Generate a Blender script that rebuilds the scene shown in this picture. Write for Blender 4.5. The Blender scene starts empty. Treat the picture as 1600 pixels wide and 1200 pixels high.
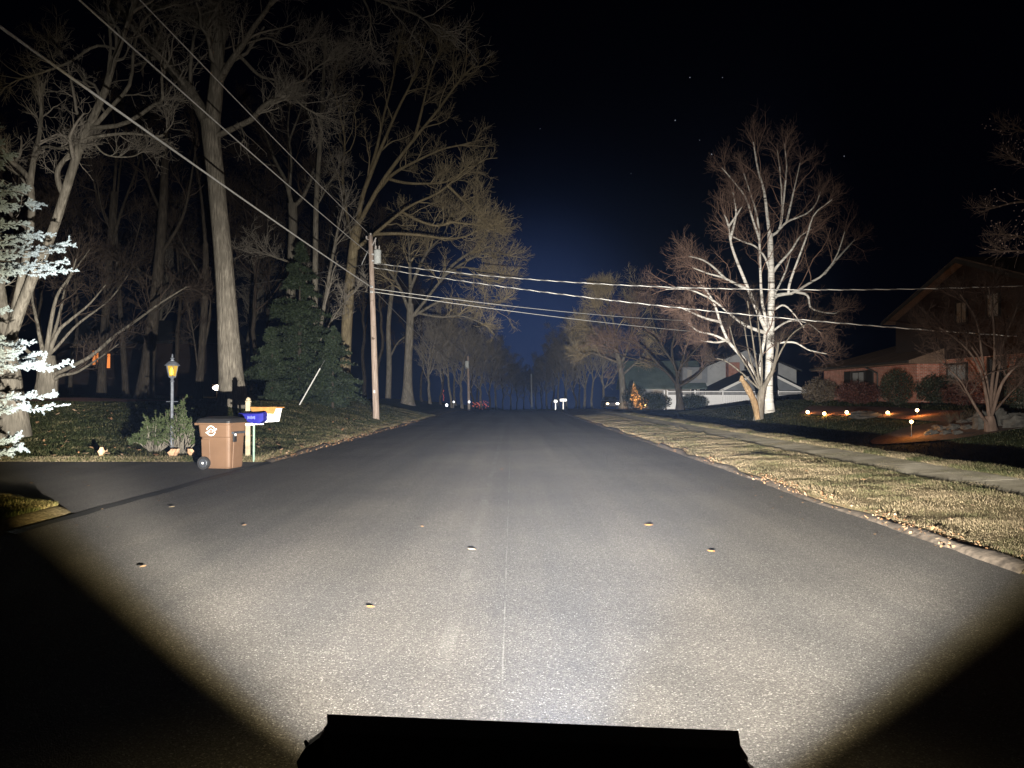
import bpy, math, random
import numpy as np
from mathutils import Vector, Matrix

rng = np.random.default_rng(7)
random.seed(7)
sc = bpy.context.scene
R = math.radians
PI = math.pi

# ------------------------------------------------------------------ camera
F = 1209.0                      # focal length in pixels of the 1600 px wide photograph
CAMZ = 1.65
PITCH = math.atan(18.0 / F)
cam_d = bpy.data.cameras.new('camera')
cam = bpy.data.objects.new('camera', cam_d)
sc.collection.objects.link(cam)
cam.location = (0, 0, CAMZ)
cam.rotation_euler = (PI / 2 + PITCH, 0, 0)
cam_d.sensor_width = 36.0
cam_d.lens = 36.0 * F / 1600.0
cam_d.clip_start = 0.05
cam_d.clip_end = 3000
sc.camera = cam

# ------------------------------------------------------------------ night sky
world = bpy.data.worlds.new('World')
sc.world = world
world.use_nodes = True
wn = world.node_tree
wn.nodes.clear()
w_out = wn.nodes.new('ShaderNodeOutputWorld')
w_bg = wn.nodes.new('ShaderNodeBackground')
w_tc = wn.nodes.new('ShaderNodeTexCoord')
w_sep = wn.nodes.new('ShaderNodeSeparateXYZ')
w_ramp = wn.nodes.new('ShaderNodeValToRGB')
w_ramp.color_ramp.elements[0].position = 0.0
w_ramp.color_ramp.elements[0].color = (0.0003, 0.0004, 0.0014, 1)
w_ramp.color_ramp.elements[1].position = 0.45
w_ramp.color_ramp.elements[1].color = (0.00018, 0.0002, 0.0006, 1)
wn.links.new(w_tc.outputs['Generated'], w_sep.inputs[0])
wn.links.new(w_sep.outputs['Z'], w_ramp.inputs[0])
w_dot = wn.nodes.new('ShaderNodeVectorMath'); w_dot.operation = 'DOT_PRODUCT'
gd = Vector((math.sin(R(1.5)), math.cos(R(1.5)), math.sin(R(4.5)))).normalized()
w_nrm = wn.nodes.new('ShaderNodeVectorMath'); w_nrm.operation = 'NORMALIZE'
wn.links.new(w_tc.outputs['Generated'], w_nrm.inputs[0])
wn.links.new(w_nrm.outputs[0], w_dot.inputs[0]); w_dot.inputs[1].default_value = gd
w_gl = wn.nodes.new('ShaderNodeValToRGB')          # blue glow of lit haze, painted into the sky beyond the road's end
w_gl.color_ramp.interpolation = 'B_SPLINE'
for k, (p, c) in enumerate(((.962, (0, 0, 0)), (.983, (.0003, .0006, .0020)), (.992, (.0030, .0060, .0190)), (1.0, (.0150, .0285, .082)))):
    e_ = w_gl.color_ramp.elements[k] if k < 2 else w_gl.color_ramp.elements.new(p)
    e_.position = p; e_.color = c + (1,)
wn.links.new(w_dot.outputs['Value'], w_gl.inputs[0])
w_add = wn.nodes.new('ShaderNodeMix'); w_add.data_type = 'RGBA'; w_add.blend_type = 'ADD'; w_add.inputs[0].default_value = 1.0
wn.links.new(w_ramp.outputs[0], w_add.inputs[6]); wn.links.new(w_gl.outputs[0], w_add.inputs[7])
wn.links.new(w_add.outputs[2], w_bg.inputs['Color'])
w_bg.inputs['Strength'].default_value = 1.0
wn.links.new(w_bg.outputs[0], w_out.inputs[0])

# ------------------------------------------------------------------ exposure
sc.view_settings.view_transform = 'Standard'
sc.view_settings.look = 'None'
sc.view_settings.exposure = 0.0
sc.view_settings.gamma = 1.0
sc.view_settings.use_curve_mapping = False
sc.render.engine = 'CYCLES'
sc.cycles.volume_bounces = 0
sc.cycles.max_bounces = 4
sc.cycles.diffuse_bounces = 2
sc.cycles.sample_clamp_indirect = 3.0

# ------------------------------------------------------------------ the lamp on the vehicle (the photograph's one big light)
LAMP = Vector((0.08, 1.97, 0.50))
LAMP_POWER = 200000.0
HAZE_DENSITY = 0.00019
lamp_d = bpy.data.lights.new('work_lamp_light', 'SPOT')
lamp = bpy.data.objects.new('work_lamp_light', lamp_d)
sc.collection.objects.link(lamp)
lamp.location = LAMP
lamp.rotation_euler = (PI / 2, 0, R(-2.3))
lamp_d.energy = LAMP_POWER
lamp_d.shadow_soft_size = 0.035
lamp_d.spot_size = R(150)
lamp_d.spot_blend = 0.0
lamp_d.use_nodes = True
ln = lamp_d.node_tree
ln.nodes.clear()


def lnode(t, **kw):
    n = ln.nodes.new(t)
    for k, v in kw.items():
        setattr(n, k, v)
    return n


def lmath(op, a, b=None, c=None):
    n = lnode('ShaderNodeMath', operation=op)
    for i, v in enumerate((a, b, c)):
        if v is None:
            continue
        if isinstance(v, (int, float)):
            n.inputs[i].default_value = v
        else:
            ln.links.new(v, n.inputs[i])
    return n.outputs[0]


lg = lnode('ShaderNodeNewGeometry')
lsep = lnode('ShaderNodeSeparateXYZ')
ln.links.new(lg.outputs['Incoming'], lsep.inputs[0])
dx, dy, dz = lsep.outputs
el = lmath('ARCSINE', dz)                                   # elevation in radians
az = lmath('SUBTRACT', lmath('ARCTAN2', dx, dy), R(3.0))
# angle from the beam's axis
ax = Vector((math.sin(R(3.0)), math.cos(R(3.0)), 0))
ax = Vector((ax.x * math.cos(R(5)), ax.y * math.cos(R(5)), math.sin(R(5))))       # tipped up a little
cosang = lmath('ADD', lmath('ADD', lmath('MULTIPLY', dx, ax.x), lmath('MULTIPLY', dy, ax.y)), lmath('MULTIPLY', dz, ax.z))
ang = lmath('ARCCOSINE', cosang)
edge = lnode('ShaderNodeMapRange', interpolation_type='SMOOTHSTEP')
edge.inputs['From Min'].default_value = R(43.5)
edge.inputs['From Max'].default_value = R(33.0)
ln.links.new(ang, edge.inputs['Value'])
# vertical pattern of the beam
mr = lnode('ShaderNodeMapRange')
mr.inputs['From Min'].default_value = R(-40)
mr.inputs['From Max'].default_value = R(40)
ln.links.new(el, mr.inputs['Value'])
vr = lnode('ShaderNodeValToRGB')
vr.color_ramp.interpolation = 'LINEAR'
PEAK = 2000.0
PROFILE = [(-40, 2.5), (-30, 4), (-26, 5.6), (-22, 9.4), (-18, 16.5), (-14, 31), (-10, 76), (-7, 182), (-5, 385), (-3.4, 800), (-2.2, 1350),
           (-1.5, 1750), (-0.8, 1950), (0, 1950), (1, 2150), (5, 2300), (9, 1850), (13, 980), (17, 540), (21, 290), (25, 125), (29, 45), (34, 5)]
el_ = vr.color_ramp.elements
while len(el_) < len(PROFILE):
    el_.new(0.5)
for e, (a, v) in zip(el_, PROFILE):
    e.position = (a + 40) / 80
    e.color = (v / PEAK, v / PEAK, v / PEAK, 1)
# re-set after sorting
for e, (a, v) in zip(sorted(el_, key=lambda q: q.position), PROFILE):
    e.color = (v / PEAK,) * 3 + (1,)
ln.links.new(mr.outputs[0], vr.inputs[0])
# sideways fall-off and hot spot
azo = lmath('SUBTRACT', az, R(4.0))
azf = lmath('POWER', 2.718, lmath('MULTIPLY', lmath('MULTIPLY', azo, azo), -1.0 / (2 * R(16) ** 2)))
azf = lmath('ADD', lmath('MULTIPLY', azf, 0.82), 0.18)


def lstep(x, a, b):
    n = lnode('ShaderNodeMapRange', interpolation_type='SMOOTHSTEP')
    n.inputs['From Min'].default_value = a
    n.inputs['From Max'].default_value = b
    ln.links.new(x, n.inputs['Value'])
    return n.outputs[0]


azf = lmath('ADD', azf, lmath('MULTIPLY', lstep(az, R(-30), R(-37)), 0.55))
# the low part of the beam is a wide flood, the upper part a narrower spot cut off on the right
low = lstep(el, R(-1.8), R(-6.5))
azl = lmath('ADD', lmath('MULTIPLY', azf, 0.08), 0.84)
azf = lmath('ADD', lmath('MULTIPLY', azl, low), lmath('MULTIPLY', azf, lmath('SUBTRACT', 1.0, low)))
cut = lmath('MULTIPLY', lstep(az, R(17.5), R(23)), lstep(el, R(-1.6), R(0.2)))
azf = lmath('MULTIPLY', azf, lmath('SUBTRACT', 1.0, lmath('MULTIPLY', cut, 0.60)))
cut2 = lmath('MULTIPLY', lstep(az, R(17), R(25)), lstep(el, R(3.0), R(7.5)))
azf = lmath('MULTIPLY', azf, lmath('SUBTRACT', 1.0, lmath('MULTIPLY', cut2, 0.72)))
vsep = lnode('ShaderNodeSeparateColor')
ln.links.new(vr.outputs[0], vsep.inputs[0])
de = lmath('SUBTRACT', el, R(-0.95))
hot = lmath('POWER', 2.718, lmath('ADD', lmath('MULTIPLY', lmath('MULTIPLY', az, az), -1.0 / (2 * R(7) ** 2)),
                                  lmath('MULTIPLY', lmath('MULTIPLY', de, de), -1.0 / (2 * R(0.6) ** 2))))
I = lmath('ADD', lmath('MULTIPLY', vsep.outputs[0], azf), lmath('MULTIPLY', hot, 0.95))
spill = lmath('MULTIPLY', lstep(el, R(-9), R(-24)), 0.09)       # faint spill outside the beam
I = lmath('MULTIPLY', I, lmath('MAXIMUM', edge.outputs[0], spill))
# the edge of the beam is yellower, as LED beams are
cr = lnode('ShaderNodeValToRGB')
cr.color_ramp.elements[0].position = 0.0
cr.color_ramp.elements[0].color = (1.0, 0.78, 0.32, 1)
cr.color_ramp.elements[1].position = 0.40
cr.color_ramp.elements[1].color = (1.0, 0.94, 0.845, 1)
ln.links.new(edge.outputs[0], cr.inputs[0])
lem = lnode('ShaderNodeEmission')
lout = lnode('ShaderNodeOutputLight')
ln.links.new(cr.outputs[0], lem.inputs['Color'])
ln.links.new(I, lem.inputs['Strength'])
ln.links.new(lem.outputs[0], lout.inputs[0])

# ------------------------------------------------------------------ helpers
COL = sc.collection
ORG = {}


def P(px, py, d):
    """photo pixel (1600x1200) at forward distance d -> world point"""
    cx, cy = (px - 800) / F, (600 - py) / F
    c, s = math.cos(PITCH), math.sin(PITCH)
    yv, zv = c - cy * s, s + cy * c
    k = d / yv
    return np.array((cx * k, d, CAMZ + zv * k))


def PX(px, d):
    return (px - 800) / F * d


def tag(o, label=None, cat=None, group=None, kind=None):
    if label: o['label'] = label
    if cat: o['category'] = cat
    if group: o['group'] = group
    if kind: o['kind'] = kind
    return o


def thing(name, label, cat, loc, group=None):
    o = bpy.data.objects.new(name, None)
    COL.objects.link(o)
    o.location = tuple(float(v) for v in loc)
    o.empty_display_size = 0.2
    ORG[o.name] = np.array(loc, float)
    return tag(o, label, cat, group)


def mesh_np(name, V, Q=None, T=None, N=None, smooth=False, cols=None):
    """V n x 3; Q m x 4; T k x 3; N list of n-gons"""
    me = bpy.data.meshes.new(name)
    V = np.asarray(V, np.float32)
    loops, starts, tot = [], [], 0
    for A, k in ((Q, 4), (T, 3)):
        if A is not None and len(A):
            A = np.asarray(A, np.int32)
            loops.append(A.ravel())
            starts.append(tot + np.arange(len(A)) * k)
            tot += len(A) * k
    if N:
        for f in N:
            loops.append(np.array(f, np.int32))
            starts.append(np.array([tot]))
            tot += len(f)
    L = np.concatenate(loops)
    S = np.concatenate(starts).astype(np.int32)
    me.vertices.add(len(V)); me.vertices.foreach_set('co', V.ravel())
    me.loops.add(len(L)); me.loops.foreach_set('vertex_index', L)
    me.polygons.add(len(S)); me.polygons.foreach_set('loop_start', S)
    me.polygons.foreach_set('use_smooth', np.full(len(S), bool(smooth)))
    me.update(calc_edges=True)
    if cols is not None:
        ca = me.color_attributes.new('col', 'FLOAT_COLOR', 'POINT')
        c4 = np.ones((len(V), 4), np.float32); c4[:, :3] = cols
        ca.data.foreach_set('color', c4.ravel())
    return me


def obj(name, V, mat, parent=None, smooth=False, loc=None, **kw):
    V = np.asarray(V, float)
    if parent is not None:
        org = ORG[parent.name]
    elif loc is not None:
        org = np.array(loc, float)
    else:
        org = np.zeros(3)
    me = mesh_np(name, V - org, smooth=smooth, **kw)
    if mat: me.materials.append(mat)
    o = bpy.data.objects.new(name, me)
    COL.objects.link(o)
    if parent is not None: o.parent = parent
    else: o.location = tuple(float(v) for v in org)
    ORG[o.name] = org
    return o


class MB:
    def __init__(s):
        s.V, s.N, s.n = [], [], 0

    def add(s, V, Fs):
        V = np.asarray(V, float)
        s.V.append(V)
        for f in Fs: s.N.append([i + s.n for i in f])
        s.n += len(V)
        return s

    def box(s, c, size, rz=0.0, rx=0.0, ry=0.0, bev=0.0):
        hx, hy, hz = (np.array(size, float) / 2)
        if bev > 0:
            b = min(bev, hx * .9, hy * .9, hz * .9)
            vs = []
            for sz in (-1, 1):
                for (ix, iy, iz) in ((b, b, 0), (0, 0, b)) if sz < 0 else ((0, 0, b), (b, b, 0)):
                    z = sz * (hz - iz)
                    X, Y = hx - ix, hy - iy
                    q = b * .9
                    vs += [(-X + q, -Y, z), (X - q, -Y, z), (X, -Y + q, z), (X, Y - q, z), (X - q, Y, z), (-X + q, Y, z), (-X, Y - q, z), (-X, -Y + q, z)]
            fs = [list(range(7, -1, -1)), list(range(24, 32))]
            for r in range(3):
                for k in range(8):
                    fs.append([r * 8 + k, r * 8 + (k + 1) % 8, r * 8 + 8 + (k + 1) % 8, r * 8 + 8 + k])
        else:
            vs = [(x * hx, y * hy, z * hz) for z in (-1, 1) for (x, y) in ((-1, -1), (1, -1), (1, 1), (-1, 1))]
            fs = [[3, 2, 1, 0], [4, 5, 6, 7], [0, 1, 5, 4], [1, 2, 6, 5], [2, 3, 7, 6], [3, 0, 4, 7]]
        M = np.array((Matrix.Rotation(rz, 3, 'Z') @ Matrix.Rotation(ry, 3, 'Y') @ Matrix.Rotation(rx, 3, 'X')))
        return s.add(np.array(vs) @ M.T + np.array(c, float), fs)

    def cyl(s, p0, p1, r0, r1=None, n=12, caps=True):
        r1 = r0 if r1 is None else r1
        p0, p1 = np.array(p0, float), np.array(p1, float)
        t = p1 - p0; t = t / (np.linalg.norm(t) + 1e-9)
        a = np.array((1, 0, 0)) if abs(t[0]) < .8 else np.array((0, 1, 0))
        u = np.cross(t, a); u /= np.linalg.norm(u); v = np.cross(t, u)
        th = np.arange(n) / n * 2 * PI
        ring = np.cos(th)[:, None] * u + np.sin(th)[:, None] * v
        V = np.vstack((p0 + ring * r0, p1 + ring * r1))
        fs = [[k, (k + 1) % n, n + (k + 1) % n, n + k] for k in range(n)]
        if caps: fs += [list(range(n - 1, -1, -1)), list(range(n, 2 * n))]
        return s.add(V, fs)

    def lathe(s, prof, c, n=16):
        """prof: (r, z) list, bottom to top"""
        th = np.arange(n) / n * 2 * PI
        V = []
        for r, z in prof:
            for t in th: V.append((c[0] + r * math.cos(t), c[1] + r * math.sin(t), c[2] + z))
        fs = []
        for i in range(len(prof) - 1):
            for k in range(n):
                fs.append([i * n + k, i * n + (k + 1) % n, (i + 1) * n + (k + 1) % n, (i + 1) * n + k])
        fs += [list(range(n - 1, -1, -1)), list(range((len(prof) - 1) * n, len(prof) * n))]
        return s.add(V, fs)

    def loft(s, rings, caps=True):
        n = len(rings[0]); V = np.vstack([np.array(r, float) for r in rings]); fs = []
        for i in range(len(rings) - 1):
            for k in range(n):
                fs.append([i * n + k, i * n + (k + 1) % n, (i + 1) * n + (k + 1) % n, (i + 1) * n + k])
        if caps: fs += [list(range(n - 1, -1, -1)), list(range((len(rings) - 1) * n, len(rings) * n))]
        return s.add(V, fs)

    def build(s, name, mat, parent=None, smooth=False, loc=None):
        return obj(name, np.vstack(s.V), mat, parent, smooth=smooth, loc=loc, N=s.N)


# vectorised value noise ------------------------------------------------
_perm = rng.random((64, 64))


def vnoise(x, y, f=1.0):
    x, y = np.asarray(x, float) * f, np.asarray(y, float) * f
    xi, yi = np.floor(x).astype(int), np.floor(y).astype(int)
    u, v = x - xi, y - yi
    u, v = u * u * (3 - 2 * u), v * v * (3 - 2 * v)
    g = lambda a, b: _perm[a % 64, b % 64]
    return (g(xi, yi) * (1 - u) + g(xi + 1, yi) * u) * (1 - v) + (g(xi, yi + 1) * (1 - u) + g(xi + 1, yi + 1) * u) * v - 0.5


def sstep(a, b, x):
    t = np.clip((np.asarray(x, float) - a) / (b - a), 0, 1)
    return t * t * (3 - 2 * t)


# ------------------------------------------------------------------ terrain
XL, XR = -6.0, 4.75            # road edges
SW0, SW1 = 7.3, 8.5          # sidewalk
DRV_FAR = 18.8                 # far edge of the driveway on the left


def crest(y):
    y = np.asarray(y, float)
    t = np.clip(y - 74, 0, None)
    return -0.0180 * (np.sqrt(t * t + 100) - 10)


def edge_left(y):
    return XL + 0.10 * vnoise(y, 3.3, .45) + 0.05 * vnoise(y, 9.1, 1.7)


def edge_right(y):
    return XR + 0.12 * vnoise(y, 13.3, .4) + 0.05 * vnoise(y, 19.1, 1.6)


def drive_near(x):
    return 10.6 + np.clip(-6.0 - np.asarray(x, float), 0, 30) * 0.75


def ground(x, y, fine=True):
    x, y = np.asarray(x, float), np.asarray(y, float)
    z = np.zeros(np.broadcast(x, y).shape)
    offl = edge_left(y) - x
    lawn = sstep(DRV_FAR, DRV_FAR + .25, y)
    nearg = 1 - sstep(0, .25, y - drive_near(x))
    grass = np.maximum(lawn, nearg)
    zl = sstep(0, .30, offl) * (.02 + .09 * grass)
    rise = 1.25 * np.clip((offl - .5) / 5.6, 0, 1) * sstep(19, 36, y)
    rise = rise + 0.35 * sstep(8, 30, offl) * sstep(25, 45, y)
    zl = zl + rise
    offr = x - edge_right(y)
    zr = .07 * sstep(-.02, .22, offr) + .055 * np.clip(offr - .3, 0, 3.9)
    j = .10 * vnoise(y, 31.7, .6) + .06 * vnoise(y, 41.7, 2.1)
    sw = sstep(SW0 - .02 + j, SW0 + .05 + j, x) * (1 - sstep(SW1 - .03 - j, SW1 + .05 - j, x))
    zr = zr - .075 * sw
    dip = .40 * (1 - sstep(26, 60, y)) + .05
    zr = zr - dip * sstep(9.1 + 2.0 * j, 9.9 + 2.0 * j, x) + dip * .4 * sstep(11.0, 15, x)
    zr = zr + 1.15 * np.clip((x - 11.8) / 7.0, 0, 1) * (1 - sstep(50, 74, y))
    z = np.where(offl > 0, zl, np.where(offr > 0, zr, 0.0)) + crest(y)
    if fine:
        w = np.where(offl > 0, grass, np.where(offr > 0, 1 - sw, 0.0))
        near = (1 - sstep(60, 120, y)) * (1 - .75 * sstep(6.4, 7.2, x) * (1 - sstep(8.6, 9.6, x)))
        z = z + w * near * (.035 * vnoise(x, y, 1.1) + .022 * vnoise(x + 7, y, 3.1) + .05 * vnoise(x, y + 5, .35)) * np.clip(np.where(offl > 0, offl, offr), 0, 1)
    return z


def gz(x, y):
    return float(ground(np.array([x]), np.array([y]))[0])


def at(px, d):
    x = PX(px, d)
    return np.array((x, d, gz(x, d)))


# ------------------------------------------------------------------ materials
MATS = {}


class NT:
    def __init__(s, name):
        s.m = bpy.data.materials.new(name)
        s.m.use_nodes = True
        s.t = s.m.node_tree
        s.t.nodes.clear()
        s.out = s.t.nodes.new('ShaderNodeOutputMaterial')
        s.b = s.t.nodes.new('ShaderNodeBsdfPrincipled')
        s.t.links.new(s.b.outputs[0], s.out.inputs[0])
        MATS[name] = s.m

    def n(s, t, **kw):
        k = s.t.nodes.new(t)
        for a, v in kw.items(): setattr(k, a, v)
        return k

    def l(s, a, b): s.t.links.new(a, b)

    def set(s, **kw):
        for k, v in kw.items():
            i = s.b.inputs[k.replace('_', ' ')]
            i.default_value = v
        return s

    def coord(s, scale=(1, 1, 1), kind='Object'):
        if kind == 'World':
            g = s.n('ShaderNodeNewGeometry').outputs['Position']
        else:
            g = s.n('ShaderNodeTexCoord').outputs[kind]
        mp = s.n('ShaderNodeMapping')
        mp.inputs['Scale'].default_value = scale
        s.l(g, mp.inputs[0])
        return mp.outputs[0]

    def noise(s, vec, scale, detail=3, rough=.55):
        k = s.n('ShaderNodeTexNoise')
        k.inputs['Scale'].default_value = scale
        k.inputs['Detail'].default_value = detail
        k.inputs['Roughness'].default_value = rough
        s.l(vec, k.inputs['Vector'])
        return k.outputs['Fac']

    def ramp(s, fac, stops, interp='LINEAR'):
        k = s.n('ShaderNodeValToRGB')
        k.color_ramp.interpolation = interp
        e = k.color_ramp.elements
        while len(e) < len(stops): e.new(.5)
        for q, (p, c) in zip(e, stops):
            q.position = p
        for q, (p, c) in zip(sorted(e, key=lambda w: w.position), sorted(stops, key=lambda w: w[0])):
            q.color = (c[0], c[1], c[2], 1)
        s.l(fac, k.inputs[0])
        return k.outputs[0]

    def mix(s, a, b, fac, mode='MIX'):
        k = s.n('ShaderNodeMix', data_type='RGBA', blend_type=mode)
        for v, i in ((fac, 0), (a, 6), (b, 7)):
            if isinstance(v, (int, float)): k.inputs[i].default_value = v
            elif isinstance(v, tuple): k.inputs[i].default_value = v + (1,) if len(v) == 3 else v
            else: s.l(v, k.inputs[i])
        return k.outputs[2]

    def bump(s, h, strength=.5, dist=.02):
        k = s.n('ShaderNodeBump')
        k.inputs['Strength'].default_value = strength
        k.inputs['Distance'].default_value = dist
        s.l(h, k.inputs['Height'])
        s.l(k.outputs[0], s.b.inputs['Normal'])

    def math(s, op, a, b=None, c=None):
        k = s.n('ShaderNodeMath', operation=op)
        for i, v in enumerate((a, b, c)):
            if v is None: continue
            if isinstance(v, (int, float)): k.inputs[i].default_value = v
            else: s.l(v, k.inputs[i])
        return k.outputs[0]

    def color(s, c): s.l(c, s.b.inputs['Base Color']); return s


def plain(name, c, rough=.6, metal=0.0, var=.25, scale=8.0, bump=0.0, spec=.3):
    t = NT(name)
    v = t.coord()
    nz = t.noise(v, scale, 4)
    lo = tuple(q * (1 - var) for q in c); hi = tuple(min(1, q * (1 + var)) for q in c)
    t.color(t.ramp(nz, [(.3, lo), (.7, hi)]))
    t.set(Roughness=rough, Metallic=metal, Specular_IOR_Level=spec)
    if bump: t.bump(nz, bump, .02)
    return t.m


def emit(name, c, strength):
    t = NT(name)
    t.set(Base_Color=c + (1,), Emission_Color=c + (1,), Emission_Strength=strength, Roughness=.4)
    return t.m


def bark(name, c1, c2, c3, scale=1.0, stretch=.18, bumps=.8, spec=.1):
    t = NT(name)
    v = t.coord((1, 1, stretch))
    a = t.noise(v, 9 * scale, 5, .6)
    v2 = t.coord((1, 1, .5))
    b = t.noise(v2, 1.6 * scale, 3)
    col = t.ramp(a, [(.28, c1), (.55, c2), (.75, c3)])
    col = t.mix(col, tuple(q * .62 for q in c2), t.ramp(b, [(.42, (0, 0, 0)), (.68, (.85, .85, .85))]))
    t.color(col)
    t.set(Roughness=.9, Specular_IOR_Level=spec)
    t.bump(a, bumps, .05)
    return t.m


bark('bark_grey', (.06, .052, .042), (.21, .19, .155), (.33, .30, .25), scale=1.5, stretch=.14)
bark('bark_oak', (.06, .052, .042), (.25, .225, .185), (.42, .385, .32), scale=1.9, stretch=.12, bumps=1.0)
bark('bark_tan', (.09, .07, .04), (.31, .255, .16), (.42, .36, .24), scale=1.3)
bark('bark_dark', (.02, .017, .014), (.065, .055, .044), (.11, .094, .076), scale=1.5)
bark('bark_reddish', (.06, .04, .03), (.13, .09, .07), (.2, .15, .12))
bark('broken_wood', (.10, .065, .035), (.34, .235, .13), (.52, .39, .25), scale=2.2, stretch=.3)
plain('twig_grey', (.25, .225, .19), .9, var=.3, scale=1.5, spec=.1)
plain('twig_tan', (.33, .275, .18), .9, var=.3, scale=1.5, spec=.1)
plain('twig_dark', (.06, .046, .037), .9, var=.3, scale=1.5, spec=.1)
plain('twig_red', (.15, .105, .085), .9, var=.3, scale=1.5, spec=.1)
plain('twig_maroon', (.07, .046, .036), .9, var=.3, scale=1.5, spec=.1)
plain('twig_birch', (.17, .115, .092), .9, var=.35, scale=.8, spec=.1)
# birch bark: white with dark short bands
t = NT('bark_birch')
v = t.coord((.55, .55, 5.0))
nb = t.noise(v, 2.2, 4, .65)
n2 = t.noise(t.coord((1, 1, 1)), 1.1, 3)
c = t.ramp(nb, [(.34, (.06, .055, .05)), (.43, (.52, .50, .46)), (.7, (.74, .72, .67))])
c = t.mix(c, (.30, .26, .22), t.ramp(n2, [(.52, (0, 0, 0)), (.75, (.8, .8, .8))]))
t.color(c).set(Roughness=.7, Specular_IOR_Level=.2)
t.bump(nb, .3, .02)

# asphalt
def asphalt(name, base, speck, line=False):
    t = NT(name)
    v = t.coord((1, 1, 1), 'World')
    big = t.noise(v, .35, 4)
    tracks = t.noise(t.coord((1.1, .03, 1), 'World'), 1.0, 3)
    vor = t.n('ShaderNodeTexVoronoi', feature='F1')
    vor.inputs['Scale'].default_value = 130
    t.l(v, vor.inputs['Vector'])
    grain = t.noise(v, 210, 2, .7)
    s = t.n('ShaderNodeSeparateColor'); t.l(vor.outputs['Color'], s.inputs[0])
    c = t.ramp(s.outputs[0], [(0.0, tuple(q * .55 for q in base)), (.55, base), (.85, tuple(q * 1.25 for q in base)), (.95, tuple(q * 1.8 for q in base)), (1.0, speck)])
    c = t.mix(c, t.ramp(grain, [(.3, (.68, .68, .68)), (.7, (1.32, 1.32, 1.32))]), .8, 'MULTIPLY')
    c = t.mix(c, t.ramp(big, [(.3, (.82, .82, .84)), (.7, (1.15, 1.13, 1.1))]), .9, 'MULTIPLY')
    c = t.mix(c, t.ramp(tracks, [(.35, (.84, .85, .86)), (.65, (1.14, 1.12, 1.10))]), 1.0, 'MULTIPLY')
    if line:
        g = t.n('ShaderNodeSeparateXYZ'); t.l(t.n('ShaderNodeNewGeometry').outputs['Position'], g.inputs[0])
        br = t.noise(t.coord((1, 1.2, 1), 'World'), 1.1, 4, .7)
        for x0, w, amt in ((-0.055, .005, .32), (-.42, .05, .10)):
            wob = t.math('MULTIPLY', t.math('SUBTRACT', t.noise(t.coord((0, .5, 0), 'World'), 1.0, 2), .5), .12 if w > .02 else .015)
            dd = t.math('ABSOLUTE', t.math('SUBTRACT', t.math('ADD', g.outputs[0], wob), x0))
            m = t.math('LESS_THAN', dd, w)
            m = t.math('MULTIPLY', m, t.ramp(br, [(.42, (0, 0, 0)), (.60, (amt, amt, amt))]))
            c = t.mix(c, speck, m)
    t.color(c).set(Roughness=.85, Specular_IOR_Level=.25)
    t.b.inputs['Diffuse Roughness'].default_value = 1.0
    h = t.math('ADD', t.math('MULTIPLY', vor.outputs['Distance'], 1.0), grain)
    t.bump(h, 1.0, .020)
    return t.m


asphalt('asphalt_road', (.118, .112, .103), (.36, .35, .325), True)
asphalt('asphalt_drive', (.12, .114, .108), (.30, .29, .27))
plain('tar', (.012, .012, .012), .6, var=.3, scale=5)
plain('curb_asphalt', (.075, .060, .046), .95, var=.55, scale=9, bump=1.0)
t = NT('concrete')
v = t.coord((1, 1, 1), 'World')
n1 = t.noise(v, 1.7, 5, .65); n2 = t.noise(v, 40, 3)
c = t.ramp(n1, [(.3, (.045, .040, .026)), (.48, (.085, .076, .057)), (.7, (.13, .118, .092))])
t.color(t.mix(c, t.ramp(n2, [(.3, (.75, .75, .75)), (.7, (1.2, 1.2, 1.2))]), 1.0, 'MULTIPLY')).set(Roughness=.95, Specular_IOR_Level=.1)
t.b.inputs['Diffuse Roughness'].default_value = 1.0

# soil and turf under the blades
t = NT('turf')
v = t.coord((1, 1, 1), 'World')
n1 = t.noise(v, 1.3, 5, .65); n2 = t.noise(v, 22, 4, .7)
sx = t.n('ShaderNodeSeparateXYZ'); t.l(t.n('ShaderNodeNewGeometry').outputs['Position'], sx.inputs[0])
side = t.n('ShaderNodeMapRange'); side.inputs['From Min'].default_value = 9.0; side.inputs['From Max'].default_value = 9.7
t.l(sx.outputs[0], side.inputs['Value'])
left = t.n('ShaderNodeMapRange'); left.inputs['From Min'].default_value = -6.2; left.inputs['From Max'].default_value = -7.6
t.l(sx.outputs[0], left.inputs['Value'])
dry = t.ramp(n1, [(.3, (.10, .088, .046)), (.5, (.16, .128, .072)), (.7, (.21, .165, .10))])
green = t.ramp(n1, [(.3, (.016, .024, .008)), (.55, (.034, .042, .014)), (.75, (.07, .062, .026))])
m = t.math('MAXIMUM', side.outputs[0], left.outputs[0])
c = t.mix(dry, green, m)
c = t.mix(c, t.ramp(n2, [(.3, (.55, .55, .55)), (.7, (1.4, 1.4, 1.4))]), .9, 'MULTIPLY')
t.color(c).set(Roughness=1.0, Specular_IOR_Level=.05)
t.bump(n2, .8, .05)

t = NT('blades')
at_ = t.n('ShaderNodeAttribute'); at_.attribute_name = 'col'
t.color(at_.outputs['Color']).set(Roughness=.8, Specular_IOR_Level=.15)
t = NT('leaf_col')
at_ = t.n('ShaderNodeAttribute'); at_.attribute_name = 'col'
t.color(at_.outputs['Color']).set(Roughness=.75, Specular_IOR_Level=.2)
plain('mulch', (.12, .045, .028), 1.0, var=.5, scale=14, bump=.8)

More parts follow.
